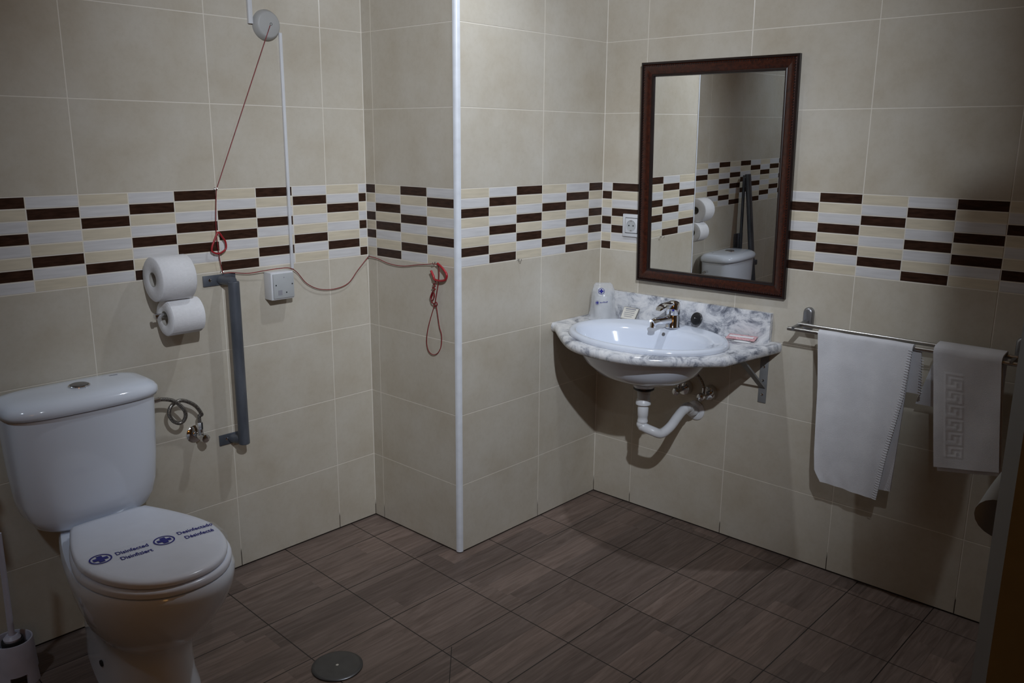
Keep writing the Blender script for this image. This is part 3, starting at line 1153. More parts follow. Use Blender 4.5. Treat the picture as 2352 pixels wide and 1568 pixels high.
bm = NB()
ysq(bm, sc_, 0.0415, W - 0.009, W - 0.0002, 0.0025)
obj('cover_frame', bm, 'plastic', so)
bm = NB()
ysq(bm, sc_, 0.0285, W - 0.0105, W - 0.0085, 0.0008)
obj('shadow_rim', bm, 'dark', so)
bm = NB()
ysq(bm, sc_, 0.0265, W - 0.0125, W - 0.0095, 0.0012)
obj('insert', bm, 'plastic', so)
bm = NB()
lathe(bm, (W - 0.0126, sc_.y, sc_.z), (-1, 0, 0), [(0, 0.0205), (0.0012, 0.0205), (0.0012, 0.0190), (0.0002, 0.0185)], 32)
obj('socket_well', bm, 'plastic_grey', so)
for dy in (-0.0095, 0.0095):
    bm = NB()
    cyl(bm, (W - 0.0120, sc_.y + dy, sc_.z), (W - 0.0135, sc_.y + dy, sc_.z), 0.0026, n=14)
    obj('pin_hole', bm, 'dark', so)
for dz in (0.018, -0.018):
    bm = NB()
    box(bm, (W - 0.015, sc_.y - 0.003, sc_.z + dz - 0.0015), (W - 0.012, sc_.y + 0.003, sc_.z + dz + 0.0015))
    obj('earth_clip', bm, 'steel', so)

# ------------------------------------------------------------------ mirror (leans a little out from the wall at the top)
q = [S(1460, 643, 0.022), S(1800, 688, 0.022), S(1834, 119, 0.055), S(1472, 143, 0.055)]
yl, yr = (q[0].y + q[3].y) / 2, (q[1].y + q[2].y) / 2
zlo, zhi = (q[0].z + q[1].z) / 2, (q[2].z + q[3].z) / 2
OB, OT = 0.022, 0.030
MO = Vector((W - OB, (yl + yr) / 2, zlo))
mu = Vector((0.017, -1, 0)).normalized()
mv = (Vector((W - OT, 0.0085, zhi)) - Vector((W - OB, 0, zlo))).normalized()
mn = mu.cross(mv)
if mn.x > 0:
    mn = -mn
mw, mh = abs(yr - yl) - 0.002, math.hypot(zhi - zlo, OT - OB)
mir = thing('wall_mirror', 'rectangular mirror in dark mahogany frame hung above the basin', 'mirror', (W, (yl + yr) / 2, zlo))


def mp(u, v, nn_):
    return MO + mu * u + mv * v + mn * nn_


def frame_loop(sections, name, m, parent):
    """sections: (inset, height) profile swept round the rectangle"""
    bm = NB()
    rings = []
    for ins, h in sections:
        hw = mw / 2 - ins
        rings.append([mp(-hw, ins, h), mp(hw, ins, h), mp(hw, mh - ins, h), mp(-hw, mh - ins, h)])
    loft(bm, rings + [rings[0]], cap0=False, cap1=False)
    return obj(name, bm, m, parent, angle=25)


frame_loop([(0.004, -0.020), (0.0, -0.016), (0.0, -0.002), (0.002, 0.0), (0.007, 0.0), (0.0085, -0.004), (0.0085, -0.020)], 'outer_edge', 'frame_edge', mir)
frame_loop([(0.0085, -0.020), (0.0085, -0.0035), (0.012, -0.001), (0.018, -0.0005), (0.034, -0.006), (0.040, -0.0085), (0.040, -0.020)], 'frame', 'frame', mir)
frame_loop([(0.040, -0.020), (0.040, -0.0070), (0.043, -0.0055), (0.047, -0.0065), (0.049, -0.012), (0.049, -0.020)], 'inner_edge', 'frame_edge', mir)
bm = NB()
for side in range(4):
    L_ = (mw if side % 2 == 0 else mh) - 2 * 0.0125
    nb = int(L_ / 0.0085)
    for i in range(nb):
        s = -L_ / 2 + (i + 0.5) * L_ / nb
        if side == 0:
            c = mp(s, 0.0128, -0.0012)
        elif side == 2:
            c = mp(s, mh - 0.0128, -0.0012)
        elif side == 1:
            c = mp(mw / 2 - 0.0128, mh / 2 + s, -0.0012)
        else:
            c = mp(-mw / 2 + 0.0128, mh / 2 + s, -0.0012)
        r = bmesh.ops.create_icosphere(bm, subdivisions=1, radius=0.0030, matrix=Matrix.Translation(c))
obj('bead_moulding', bm, 'frame_edge', mir)
bm = NB()
gi = 0.047
rr = [mp(-mw / 2 + gi, gi, -0.0135), mp(mw / 2 - gi, gi, -0.0135), mp(mw / 2 - gi, mh - gi, -0.0135), mp(-mw / 2 + gi, mh - gi, -0.0135)]
r2 = [p - mn * 0.004 for p in rr]
loft(bm, [rr, r2])
obj('glass', bm, 'mirror', mir, smooth=False)
bm = NB()
rr = [mp(-mw / 2 + 0.01, 0.01, -0.0178), mp(mw / 2 - 0.01, 0.01, -0.0178), mp(mw / 2 - 0.01, mh - 0.01, -0.0178), mp(-mw / 2 + 0.01, mh - 0.01, -0.0178)]
loft(bm, [rr, [p - mn * 0.003 for p in rr]])
obj('back_board', bm, 'frame_edge', mir, smooth=False)
bm = NB()
hk = mp(0, mh - 0.03, -0.020)
cyl(bm, hk, (W, hk.y, hk.z), 0.004, n=10)
hk2 = mp(0, 0.02, -0.020)
obj('hanger', bm, 'steel', mir)

# ------------------------------------------------------------------ countertop
ZT, ZK = 0.750, 0.716
ct = thing('countertop', 'grey veined marble washbasin countertop with rounded front and low backsplash', 'countertop', (W, -0.83, ZK))
fr = [(1268, 752), (1277, 772), (1300, 795), (1360, 817), (1450, 833), (1560, 838), (1668, 837)]
ol = []
for px, py in fr:
    p = on(2, ZT - 0.022, px, py)
    ol.append(p)
ol[0] = Vector((0.470, -D - 0.001, 0))
ol[1] = Vector((0.462, -D - 0.022, 0))
mid = [Vector((ol[1].x - 0.028, ol[1].y - 0.030, 0))]
curve = catmull([ol[1]] + ol[2:], 10)
edge = [Vector((W - 0.001, -D - 0.001, 0)), ol[0], ol[0] + Vector((-0.003, -0.012, 0))] + curve
rgt = on(2, ZT - 0.02, 1790, 788)
edge += [Vector((W - 0.001, edge[-1].y - 0.036, 0))]
ncorner = 2
# inset loops for a half-round edge
t_ = (ZT - ZK) / 2
zc_ = (ZT + ZK) / 2
cen = Vector((0.60, -0.82, 0))


def inset_loop(d):
    out = []
    n_ = len(edge)
    for i, p in enumerate(edge):
        a, b = edge[i - 1], edge[(i + 1) % n_]
        t1_ = (p - a).normalized()
        t2_ = (b - p).normalized()
        nrm = Vector((-(t1_ + t2_).y, (t1_ + t2_).x, 0)).normalized()
        if nrm.dot(cen - p) < 0:
            nrm = -nrm
        q_ = p + nrm * d
        if p.x > W - 0.002:
            q_.x = p.x
        if p.y > -D - 0.002:
            q_.y = p.y
        out.append(q_)
    return out


bm = NB()
rings = []
for k in range(9):
    a = -PI / 2 + PI * k / 8
    d = t_ * (1 - math.cos(a))
    rings.append([Vector((p.x, p.y, zc_ + t_ * math.sin(a))) for p in inset_loop(d)])
vr = loft(bm, rings, cap0=False, cap1=False)
hole = []
for z in (ZT, ZK):
    hole.append([bm.verts.new((0.502 - 0.005 + 0.199 * math.cos(2 * PI * i / 60), -0.858 + 0.268 * math.sin(2 * PI * i / 60), z)) for i in range(60)])
for lp_, hl in ((vr[-1], hole[0]), (vr[0], hole[1])):
    es = []
    for loop_ in (lp_, hl):
        for i in range(len(loop_)):
            va_, vb_ = loop_[i], loop_[(i + 1) % len(loop_)]
            es.append(bm.edges.get((va_, vb_)) or bm.edges.new((va_, vb_)))
    bmesh.ops.triangle_fill(bm, use_beauty=True, edges=es)
for i in range(60):
    bm.faces.new((hole[0][i], hole[0][(i + 1) % 60], hole[1][(i + 1) % 60], hole[1][i]))
obj('slab', bm, 'marble', ct, angle=50)
bm = NB()
box(bm, (W - 0.021, -1.186, ZT - 0.0005), (W - 0.0003, -D - 0.004, 0.8475), 0.0015)
obj('backsplash', bm, 'marble', ct)

# ------------------------------------------------------------------ washbasin
BX, BY, BA, BB = 0.502, -0.858, 0.219, 0.289
ba_ = thing('washbasin', 'oval white drop-in washbasin set in the marble countertop', 'washbasin', (BX, BY, 0.58))


def oval(a, b, z, dx=0.0, n=72):
    return [Vector((BX + dx + a * math.cos(2 * PI * i / n), BY + b * math.sin(2 * PI * i / n), z)) for i in range(n)]


bm = NB()
R_ = [oval(BA - 0.002, BB - 0.002, ZT + 0.0004), oval(BA, BB, ZT + 0.006), oval(BA - 0.002, BB - 0.002, ZT + 0.013), oval(BA - 0.008, BB - 0.008, ZT + 0.0175),
      oval(BA - 0.016, BB - 0.016, ZT + 0.018), oval(BA - 0.026, BB - 0.026, ZT + 0.0155, -0.002), oval(BA - 0.045, BB - 0.036, ZT + 0.012, -0.016), oval(BA - 0.058, BB - 0.044, ZT + 0.004, -0.028),
      oval(BA - 0.064, BB - 0.052, ZT - 0.015, -0.030), oval(BA - 0.072, BB - 0.066, ZT - 0.045, -0.030), oval(BA - 0.086, BB - 0.092, ZT - 0.08, -0.028), oval(BA - 0.112, BB - 0.135, ZT - 0.108, -0.022),
      oval(BA - 0.150, BB - 0.19, ZT - 0.122, -0.012), oval(0.03, 0.03, ZT - 0.130, 0.0), oval(0.022, 0.022, ZT - 0.135, 0.0)]
loft(bm, R_, cap0=False)
Ru = [oval(BA - 0.010, BB - 0.010, ZT + 0.0003), oval(BA - 0.045, BB - 0.035, ZT - 0.002, -0.018), oval(BA - 0.052, BB - 0.042, ZT - 0.03, -0.028), oval(BA - 0.060, BB - 0.056, ZT - 0.055, -0.028), oval(BA - 0.074, BB - 0.082, ZT - 0.090, -0.026),
      oval(BA - 0.098, BB - 0.125, ZT - 0.122, -0.02), oval(BA - 0.138, BB - 0.185, ZT - 0.142, -0.01), oval(0.050, 0.052, ZT - 0.155, 0.0), oval(0.038, 0.038, ZT - 0.166, 0.0), oval(0.036, 0.036, ZT - 0.170, 0.0)]
loft(bm, Ru, cap0=False)
obj('bowl', bm, 'ceramic', ba_, angle=60)
bm = NB()
lathe(bm, (BX + BA - 0.0925, BY + 0.012, ZT - 0.008), (-1, 0, 0.35), [(0, 0.0062), (0.002, 0.0062), (0.0022, 0.0035), (0.0012, 0.003)], 18)
obj('overflow_hole', bm, 'dullsteel', ba_)
bm = NB()
lathe(bm, (BX, BY, ZT - 0.1345), (0, 0, 1), [(0, 0.021), (0.004, 0.0225), (0.0055, 0.020), (0.003, 0.014)], 28)
obj('waste_ring', bm, 'chrome', ba_)

# faucet
FX, FY, FZ = 0.664, -0.858, ZT + 0.0130
fa = thing('basin_faucet', 'chrome single-lever faucet on the back rim of the washbasin', 'faucet', (FX, FY, FZ))
bm = NB()
lathe(bm, (FX, FY, FZ), (0, 0, 1), [(0, 0.0255), (0.003, 0.026), (0.005, 0.0245), (0.040, 0.0238), (0.046, 0.0225)], 36)
obj('body', bm, 'chrome', fa)
bm = NB()
sd = Vector((-0.97, 0.24, 0)).normalized()
sp_ = [Vector((FX, FY, FZ + 0.026)), Vector((FX, FY, FZ + 0.030)) + sd * 0.035, Vector((FX, FY, FZ + 0.030)) + sd * 0.075, Vector((FX, FY, FZ + 0.026)) + sd * 0.098]
cv = catmull(sp_, 8)
tube(bm, cv, 0.0125, 20, rad=[0.0165 - 0.0035 * i / len(cv) for i in range(len(cv))])
sp_obj = obj('spout', bm, 'chrome', fa)
bm = NB()
e_ = cv[-1]
cyl(bm, e_ + Vector((0, 0, 0.002)) + sd * -0.008, e_ + Vector((0, 0, -0.016)) + sd * -0.005, 0.0115, n=20)
obj('aerator', bm, 'chrome', sp_obj)
bm = NB()
lathe(bm, (FX, FY, FZ + 0.047), (0, 0, 1), [(0, 0.0225), (0.003, 0.0243), (0.034, 0.0243), (0.043, 0.021), (0.048, 0.012), (0.049, 0.001)], 36)
lp0 = Vector((FX, FY, FZ + 0.086))
sdp = Vector((-sd.y, sd.x, 0))
rings = []
for k_, (u_, hw_, z_) in enumerate(((0.0, 0.018, 0.0), (0.02, 0.018, 0.002), (0.045, 0.016, -0.001), (0.066, 0.014, -0.010), (0.072, 0.011, -0.014))):
    c_ = lp0 + sd * u_ + Vector((0, 0, z_))
    th2 = 0.005
    rings.append([c_ + sdp * hw_ + Vector((0, 0, -th2)), c_ + sdp * hw_ * 1.0 + Vector((0, 0, th2 * 0.4)), c_ + Vector((0, 0, th2)), c_ - sdp * hw_ + Vector((0, 0, th2 * 0.4)), c_ - sdp * hw_ + Vector((0, 0, -th2))])
loft(bm, rings)
obj('lever', bm, 'chrome', fa)
bm = NB()
fdir = (CAM - Vector((FX, FY, 0)))
fdir.z = 0
fdir.normalize()
lathe(bm, Vector((FX, FY, FZ + 0.066)) + fdir * 0.0238, fdir, [(0, 0.0042), (0.0015, 0.0036), (0.0018, 0.0002)], 14)
obj('temperature_dot', bm, 'ink', fa)

# stopper leaning against the backsplash
stc = S(1600, 735, 0.033)
stc.z = 0.7935
dn = Vector((-1, 0.12, 0.33)).normalized()
st = thing('basin_stopper', 'round black rubber stopper leaning on backsplash right of faucet', 'plug', (stc.x, stc.y, ZT + 0.014))
bm = NB()
lathe(bm, stc - dn * 0.004, dn, [(0, 0.021), (0.002, 0.0225), (0.007, 0.0225), (0.009, 0.020)], 32)
obj('disc', bm, 'black', st)
bm = NB()
tube(bm, catmull([stc + dn * 0.005 + Vector((0, 0.004, 0)), stc + dn * 0.012, stc + dn * 0.005 - Vector((0, 0.004, 0))], 5), 0.0012, 8)
obj('ring', bm, 'steel', st)

# ------------------------------------------------------------------ toiletries
cb_ = Vector((0.668, -0.548, ZT))
cup = thing('wrapped_cup', 'clear plastic bag with blue cross over a cup left of basin', 'wrapped cup', cb_)
bm = NB()
lathe(bm, cb_ + Vector((0, 0, 0.0005)), (0, 0, 1), [(0, 0.027), (0.002, 0.028), (0.088, 0.0350), (0.0895, 0.0355), (0.0895, 0.0343), (0.004, 0.0265)], 32, cap1=False)
obj('cup', bm, 'cup', cup)
bm = NB()
n = 40
lev = [(0.001, 0.062, 0.048), (0.012, 0.052, 0.045), (0.04, 0.0455, 0.040), (0.085, 0.042, 0.039), (0.10, 0.041, 0.033), (0.115, 0.039, 0.018), (0.128, 0.034, 0.008), (0.136, 0.026, 0.002)]
vdir = Vector((CR.x, CR.y, 0)).normalized()
wdir = Vector((-vdir.y, vdir.x, 0))
rings = []
for z, a, b in lev:
    ring = []
    for i in range(n):
        t = 2 * PI * i / n
        k = 1 + 0.05 * math.sin(5 * t + z * 70) + 0.035 * math.sin(9 * t - z * 110)
        ring.append(cb_ + vdir * (a * k * math.cos(t) * 1.02) + wdir * (b * k * math.sin(t) * 0.85) + Vector((0, 0, z)))
    rings.append(ring)
loft(bm, rings)
bag = obj('bag', bm, 'bagfilm', cup, angle=80)
fwd = (CAM - cb_)
fwd.z = 0
fwd.normalize()
upv = Vector((0, 0, 1))
side = upv.cross(fwd)


def bagpt(sx, z):
    b = 0.039 if z < 0.09 else 0.039 - (z - 0.09) * 0.62
    return cb_ + fwd * (b * 0.85 + 0.004) + side * sx + upv * z


pl_ = bagpt(-0.006, 0.108)
o = cross_logo('cross_emblem', pl_.x, pl_.y, pl_.z, 0.0120, bag, 0.0, side, upv)
pl_ = bagpt(-0.020, 0.066)
o = cross_logo('cross_emblem', pl_.x, pl_.y, pl_.z, 0.0072, bag, 0.0, side, upv)
bm = NB()
for i in range(7):
    q0 = bagpt(-0.008 + i * 0.0042, 0.0645 + 0.0006 * i)
    h_ = 0.0035 if i % 3 else 0.0048
    box(bm, q0 + Vector((-0.0008, -0.0008, 0)), q0 + Vector((0.0008, 0.0008, h_)))
obj('printed_words', bm, 'ink', bag, smooth=False)

# card leaning on the backsplash
cd = thing('soap_packet', 'small cream printed packet leaning on backsplash behind the basin', 'packet', (0.725, -0.635, ZT))
b0_, b1_ = Vector((0.714, -0.598, ZT + 0.0005)), Vector((0.7185, -0.662, ZT + 0.0005))
tl = Vector((0.0175, -0.004, 0.042))
bm = NB()
nrm = (b1_ - b0_).cross(tl).normalized()
if nrm.x > 0:
    nrm = -nrm
g = [b0_, b1_, b1_ + tl + Vector((0, -0.004, 0)), b0_ + tl + Vector((0, -0.0, 0.002))]
cm = (g[0] + g[1] + g[2] + g[3]) / 4
loft(bm, [[p for p in g], [cm + (p - cm) * 0.9 + nrm * 0.0042 for p in g]])
loft(bm, [[p for p in g], [cm + (p - cm) * 0.9 - nrm * 0.001 for p in g]])
obj('packet', bm, 'card', cd)
bm = NB()
for k, (wv, th_) in enumerate(((0.34, 0.0022), (0.30, 0.0010), (0.34, 0.0010), (0.32, 0.0010), (0.26, 0.0010))):
    vpos = 0.36 - k * 0.16
    base = cm + (g[2] - g[1]) * vpos + nrm * 0.0044
    e1 = (g[1] - g[0]) * wv
    e2 = tl.normalized() * th_
    loft(bm, [[base - e1 - e2, base + e1 - e2, base + e1 + e2, base - e1 + e2], [base - e1 - e2 + nrm * 0.0002, base + e1 - e2 + nrm * 0.0002, base + e1 + e2 + nrm * 0.0002, base - e1 + e2 + nrm * 0.0002]])
obj('printed_lines', bm, 'greyink', cd, smooth=False)


def sachet(label, c, ang, l, wd, z, tilt, m, stripe):
    c = Vector((c[0], c[1], z))
    R = Matrix.Rotation(ang, 3, 'Z') @ Matrix.Rotation(tilt, 3, 'X')
    t = thing('sachet', label, 'sachet', c, 'small sachets on the right end of the countertop')
    bm = NB()
    rings = []
    for s in range(9):
        x = -l / 2 + l * s / 8
        e = 0.0006 + 0.0026 * math.sin(PI * s / 8) ** 0.6
        rings.append([c + R @ Vector((x, -wd / 2, 0)), c + R @ Vector((x, 0, -e * 0.3)), c + R @ Vector((x, wd / 2, 0)), c + R @ Vector((x, wd * 0.25, e)), c + R @ Vector((x, -wd * 0.25, e))])
    loft(bm, rings)
    obj('pouch', bm, m, t)
    if stripe:
        bm = NB()
        loft(bm, [[c + R @ Vector((-l * 0.42, -wd * 0.2, 0.0030)), c + R @ Vector((l * 0.42, -wd * 0.2, 0.0030)), c + R @ Vector((l * 0.42, wd * 0.05, 0.0034)), c + R @ Vector((-l * 0.42, wd * 0.05, 0.0034))],
                  [c + R @ Vector((-l * 0.42, -wd * 0.2, 0.0036)), c + R @ Vector((l * 0.42, -wd * 0.2, 0.0036)), c + R @ Vector((l * 0.42, wd * 0.05, 0.0040)), c + R @ Vector((-l * 0.42, wd * 0.05, 0.0040))]])
        obj('printed_stripe', bm, stripe, t, smooth=False)
    return t


sachet('white sachet with dark print lying under pink one by backsplash', (0.700, -1.075, 0), math.radians(-76), 0.060, 0.042, ZT + 0.0015, 0.0, 'paper', 'black')
sachet('white sachet at the countertop right end, nearest its front', (0.690, -1.118, 0), math.radians(-84), 0.056, 0.038, ZT + 0.0017, 0.02, 'paper', 'greyink')
sachet('pink and white sachet lying on top of the other sachets', (0.705, -1.105, 0), math.radians(-80), 0.098, 0.048, ZT + 0.0105, 0.16, 'pink', 'paper')

# ------------------------------------------------------------------ bracket under the countertop
br = thing('counter_bracket', 'grey steel support bracket under right end of the countertop', 'bracket', (W, -1.172, 0.533))
yb = -1.168
bm = NB()
box(bm, (W - 0.0045, yb - 0.0145, 0.533), (W - 0.0003, yb + 0.0145, ZK - 0.001), 0.001)
obj('wall_strip', bm, 'grey_metal', br)
bm = NB()
box(bm, (W - 0.24, yb - 0.012, ZK - 0.0055), (W - 0.004, yb + 0.012, ZK - 0.0008), 0.001)
obj('top_arm', bm, 'grey_metal', br)
bm = NB()
a_, b_ = Vector((W - 0.165, yb, ZK - 0.006)), Vector((W - 0.006, yb, 0.588))
dbr = (b_ - a_).normalized()
nb_ = Vector((dbr.z, 0, -dbr.x)).normalized()
loft(bm, [[a_ + nb_ * 0.003 + Vector((0, 0.011, 0)), a_ + nb_ * 0.003 - Vector((0, 0.011, 0)), a_ - nb_ * 0.003 - Vector((0, 0.011, 0)), a_ - nb_ * 0.003 + Vector((0, 0.011, 0))],
          [b_ + nb_ * 0.003 + Vector((0, 0.011, 0)), b_ + nb_ * 0.003 - Vector((0, 0.011, 0)), b_ - nb_ * 0.003 - Vector((0, 0.011, 0)), b_ - nb_ * 0.003 + Vector((0, 0.011, 0))]])
obj('brace', bm, 'grey_metal', br, smooth=False)
for zz in (0.660, 0.612, 0.562):
    bm = NB()
    lathe(bm, (W - 0.0045, yb, zz), (-1, 0, 0), [(0, 0.005), (0.0012, 0.0048), (0.0022, 0.0028), (0.0024, 0.0002)], 16)
    obj('screw', bm, 'chrome', br)

# ------------------------------------------------------------------ drain trap
TX, TY = BX, BY
trp = thing('drain_trap', 'white plastic drain trap curving under the basin into the wall', 'drain trap', (TX, TY, 0.36))
zf = ZT - 0.170
bm = NB()
lathe(bm, (TX, TY, zf), (0, 0, -1), [(0, 0.034), (0.002, 0.0355), (0.008, 0.0355), (0.010, 0.033)], 32)
obj('gasket', bm, 'black', trp)
bm = NB()
lathe(bm, (TX, TY, zf - 0.010), (0, 0, -1), [(0, 0.0235), (0.006, 0.0245), (0.008, 0.0225), (0.034, 0.0215)], 32)
obj('tailpiece', bm, 'plastic_grey', trp)
bm = NB()
lathe(bm, (TX, TY, zf - 0.040), (0, 0, -1), [(0, 0.0205), (0.004, 0.0225), (0.012, 0.0250), (0.014, 0.0262), (0.022, 0.0262), (0.0235, 0.0185), (0.032, 0.0180), (0.034, 0.0190), (0.064, 0.0185), (0.066, 0.0170), (0.078, 0.0168), (0.080, 0.0182), (0.086, 0.0182), (0.088, 0.0165)], 32)
obj('coupling', bm, 'plastic', trp)
wc = S(1597, 942, 0.004)
zb0 = zf - 0.126
pp = [Vector((TX, TY, zb0 + 0.004)), Vector((TX, TY, zb0 - 0.016)), S(1500, 990, 0.249), S(1519, 995, 0.225), S(1539, 980, 0.190), S(1554, 960, 0.150), S(1567, 944, 0.110), S(1580, 935, 0.070), Vector((W - 0.035, wc.y, wc.z + 0.002)), Vector((W - 0.001, wc.y, wc.z))]
cv = catmull(pp, 8)
bm = NB()
tube(bm, cv, 0.0165, 24, rad=[0.0165 + (0.0014 if (i in (5, 6, 8, 9, 50, 51, 53, 54, 56, 57, 59, 60)) else 0) for i in range(len(cv))])
obj('bend_pipe', bm, 'plastic', trp)
bm = NB()
lathe(bm, (W - 0.0003, wc.y, wc.z), (-1, 0, 0), [(0, 0.036), (0.004, 0.036), (0.008, 0.032), (0.009, 0.022), (0.006, 0.020)], 36)
obj('wall_ring', bm, 'plastic', trp)


def stop_valve(label, y, z, tilt):
    t = thing('angle_valve', label, 'water valve', (W, y, z), 'angle valves under the washbasin')
    bm = NB()
    lathe(bm, (W - 0.0003, y, z), (-1, 0, 0), [(0, 0.0285), (0.004, 0.0285), (0.020, 0.024), (0.022, 0.012)], 32)
    obj('rosette', bm, 'chrome', t)
    bm = NB()
    cyl(bm, (W - 0.018, y, z), (W - 0.062, y, z), 0.0095, n=20)
    cyl(bm, (W - 0.048, y, z), (W - 0.048, y, z + 0.028), 0.0085, n=20)
    obj('valve_body', bm, 'chrome', t)
    bm = NB()
    lathe(bm, (W - 0.060, y, z), (-1, 0, -0.2), [(0, 0.010), (0.004, 0.0145), (0.016, 0.0140), (0.019, 0.010)], 10)
    obj('knob', bm, 'chrome', t)
    bm = NB()
    tube(bm, catmull([Vector((W - 0.048, y, z + 0.024)), Vector((W - 0.050, y + tilt * 0.2, z + 0.06)), Vector((W - 0.066, y + tilt * 0.7, z + 0.11)), Vector((FX + 0.012, FY + (0.012 if tilt < 0.05 else -0.012), ZK - 0.012)), Vector((FX + 0.010, FY + (0.010 if tilt < 0.05 else -0.010), ZK + 0.002))], 8), 0.0055, 12)
    obj('supply_hose', bm, 'braid', t)


v1 = S(1572, 890, 0.012)
v2 = S(1630, 902, 0.008)
stop_valve('chrome angle valve under basin, straight behind the trap pipe', v1.y, v1.z, 0.02)
stop_valve('chrome angle valve under basin, right one nearer the bracket', v2.y, v2.z, 0.10)

# ------------------------------------------------------------------ towel rail
PY1, PY2, PZ = -1.3085, -1.921, 0.838
RO1, RO2 = 0.070, 0.112            # rear and front bar, distance from wall
RZ1, RZ2 = 0.838, 0.829
rail = thing('towel_rail', 'double steel towel rail on the wall right of the basin', 'towel rail', (W, (PY1 + PY2) / 2, 0.80))
for py_ in (PY1, PY2):
    bm = NB()
    n = 32
    rings = []
    for x_, g_ in ((0.0003, 0.0), (0.010, 0.0), (0.015, 0.003), (0.017, 0.008)):
        ring = []
        for i in range(n):
            a = 2 * PI * i / n
            ring.append(Vector((W - x_, py_ + (0.0165 - g_) * math.cos(a), PZ + (0.030 if math.sin(a) >= 0 else -0.018) + (0.0165 - g_) * math.sin(a))))
        rings.append(ring)
    loft(bm, rings)
    post = obj('wall_post', bm, 'dullsteel', rail)
    bm = NB()
    a_, b_ = Vector((W - 0.012, py_, PZ - 0.001)), Vector((W - RO2 - 0.006, py_, RZ2 + 0.002))
    loft(bm, [[a_ + Vector((0, 0.007, 0.007)), a_ + Vector((0, -0.007, 0.007)), a_ + Vector((0, -0.007, -0.007)), a_ + Vector((0, 0.007, -0.007))],
              [b_ + Vector((0, 0.004, 0.006)), b_ + Vector((0, -0.004, 0.006)), b_ + Vector((0, -0.004, -0.006)), b_ + Vector((0, 0.004, -0.006))]])
    obj('arm', bm, 'dullsteel', rail, smooth=False)
for o_, z_ in ((RO1, RZ1), (RO2, RZ2)):
    bm = NB()
    ext = 0.006 if o_ == RO1 else 0.020
    cyl(bm, (W - o_, PY1 + ext, z_), (W - o_, PY2 - ext, z_), 0.0062, n=18, bev=0.001)
    obj('rail_bar', bm, 'steel', rail)


# ------------------------------------------------------------------ towels
def cloth(rows, thick, wob):
    """rows: list of (left point, right point) down the cloth; returns a solid sheet with soft wobble"""
    bm = NB()
    nu = 46
    grid = []
    for i, (a, b, nx) in enumerate(rows):
        r = []
        for k in range(nu + 1):
            t = k / nu
            p = a.lerp(b, t)
            p = p + Vector((wob(t, i / (len(rows) - 1)), 0, 0))
            r.append(bm.verts.new(p))
        grid.append(r)
    for g0, g1 in zip(grid, grid[1:]):
        for k in range(nu):
            bm.faces.new((g0[k], g0[k + 1], g1[k + 1], g1[k]))
    bmesh.ops.recalc_face_normals(bm, faces=bm.faces)
    bmesh.ops.solidify(bm, geom=bm.faces[:], thickness=thick)
    return bm


def interp(tbl, t):
    for (t0, v0), (t1, v1) in zip(tbl, tbl[1:]):
        if t <= t1:
            s = (t - t0) / (t1 - t0)
            return v0 + (v1 - v0) * s
    return tbl[-1][1]


# large towel over the front bar
def drape(y_l, y_r, zlen_front, zlen_back, bar_o, bar_z, r, bulge, bot_l, bot_r, back_l, back_r, nf=40, nbk=16):
    rows = []
    for i in range(nbk, 0, -1):                   # back sheet, bottom to top
        t = i / nbk
        x = W - bar_o + r + 0.004 * t
        rows.append((Vector((x, interp(back_l, t), bar_z - zlen_back * t)), Vector((x, interp(back_r, t), bar_z - zlen_back * t)), 0))
    for k in range(9):                            # over the bar
        a = PI * k / 8
        rows.append((Vector((W - bar_o + r * math.cos(a), y_l, bar_z + r * math.sin(a))), Vector((W - bar_o + r * math.cos(a), y_r, bar_z + r * math.sin(a))), 0))
    for i in range(1, nf + 1):                    # front sheet
        t = i / nf
        x = W - bar_o - r - bulge * math.sin(PI * t * 0.8)
        zl = bar_z - zlen_front[0] * t
        zr = bar_z - zlen_front[1] * t
        rows.append((Vector((x, interp(bot_l, t), zl)), Vector((x, interp(bot_r, t), zr)), 0))
    return rows


tw = thing('bath_towel', 'large white terry towel hanging on the rail, left of the small one', 'towel', (W - RO2, -1.53, 0.36), 'white towels on the rail')
rows = drape(-1.392, -1.672, (0.468, 0.478), 0.135, RO2, RZ2, 0.0125, 0.006, [(0, -1.392), (0.35, -1.408), (0.8, -1.418), (0.93, -1.424), (1.0, -1.445)], [(0, -1.672), (0.3, -1.664), (0.7, -1.634), (1, -1.617)],
             [(0, -1.395), (1, -1.40)], [(0, -1.690), (1, -1.700)])
bm = cloth(rows, 0.007, lambda t, s: 0.0022 * math.sin(9 * t + 5 * s) + 0.0015 * math.sin(21 * t - 7 * s))
for f in bm.faces:
    f.smooth = True
obj('cloth', bm, 'towel', tw, angle=75)
rows = []
for i in range(25):
    t = i / 24
    rows.append((Vector((W - RO2 - 0.001, -1.470, RZ2 - 0.02 - 0.435 * t)), Vector((W - RO2 + 0.002, interp([(0, -1.668), (1, -1.652)], t), RZ2 - 0.02 - 0.425 * t)), 0))
bm = cloth(rows, 0.007, lambda t, s: 0.001 * math.sin(11 * t + 4 * s))
obj('inner_fold', bm, 'towel', tw, angle=75)


def stitches(path, n_, length, dirv, parent, name='whip_stitch'):
    bm = NB()
    for i in range(n_):
        t = (i + 0.5) / n_
        f = t * (len(path) - 1)
        k = min(int(f), len(path) - 2)
        p = path[k].lerp(path[k + 1], f - k)
        tube(bm, [p, p + dirv * (length * 0.5) + Vector((-0.0012, 0, 0)), p + dirv * length], 0.0011, 6)
    return obj(name, bm, 'towel', parent)


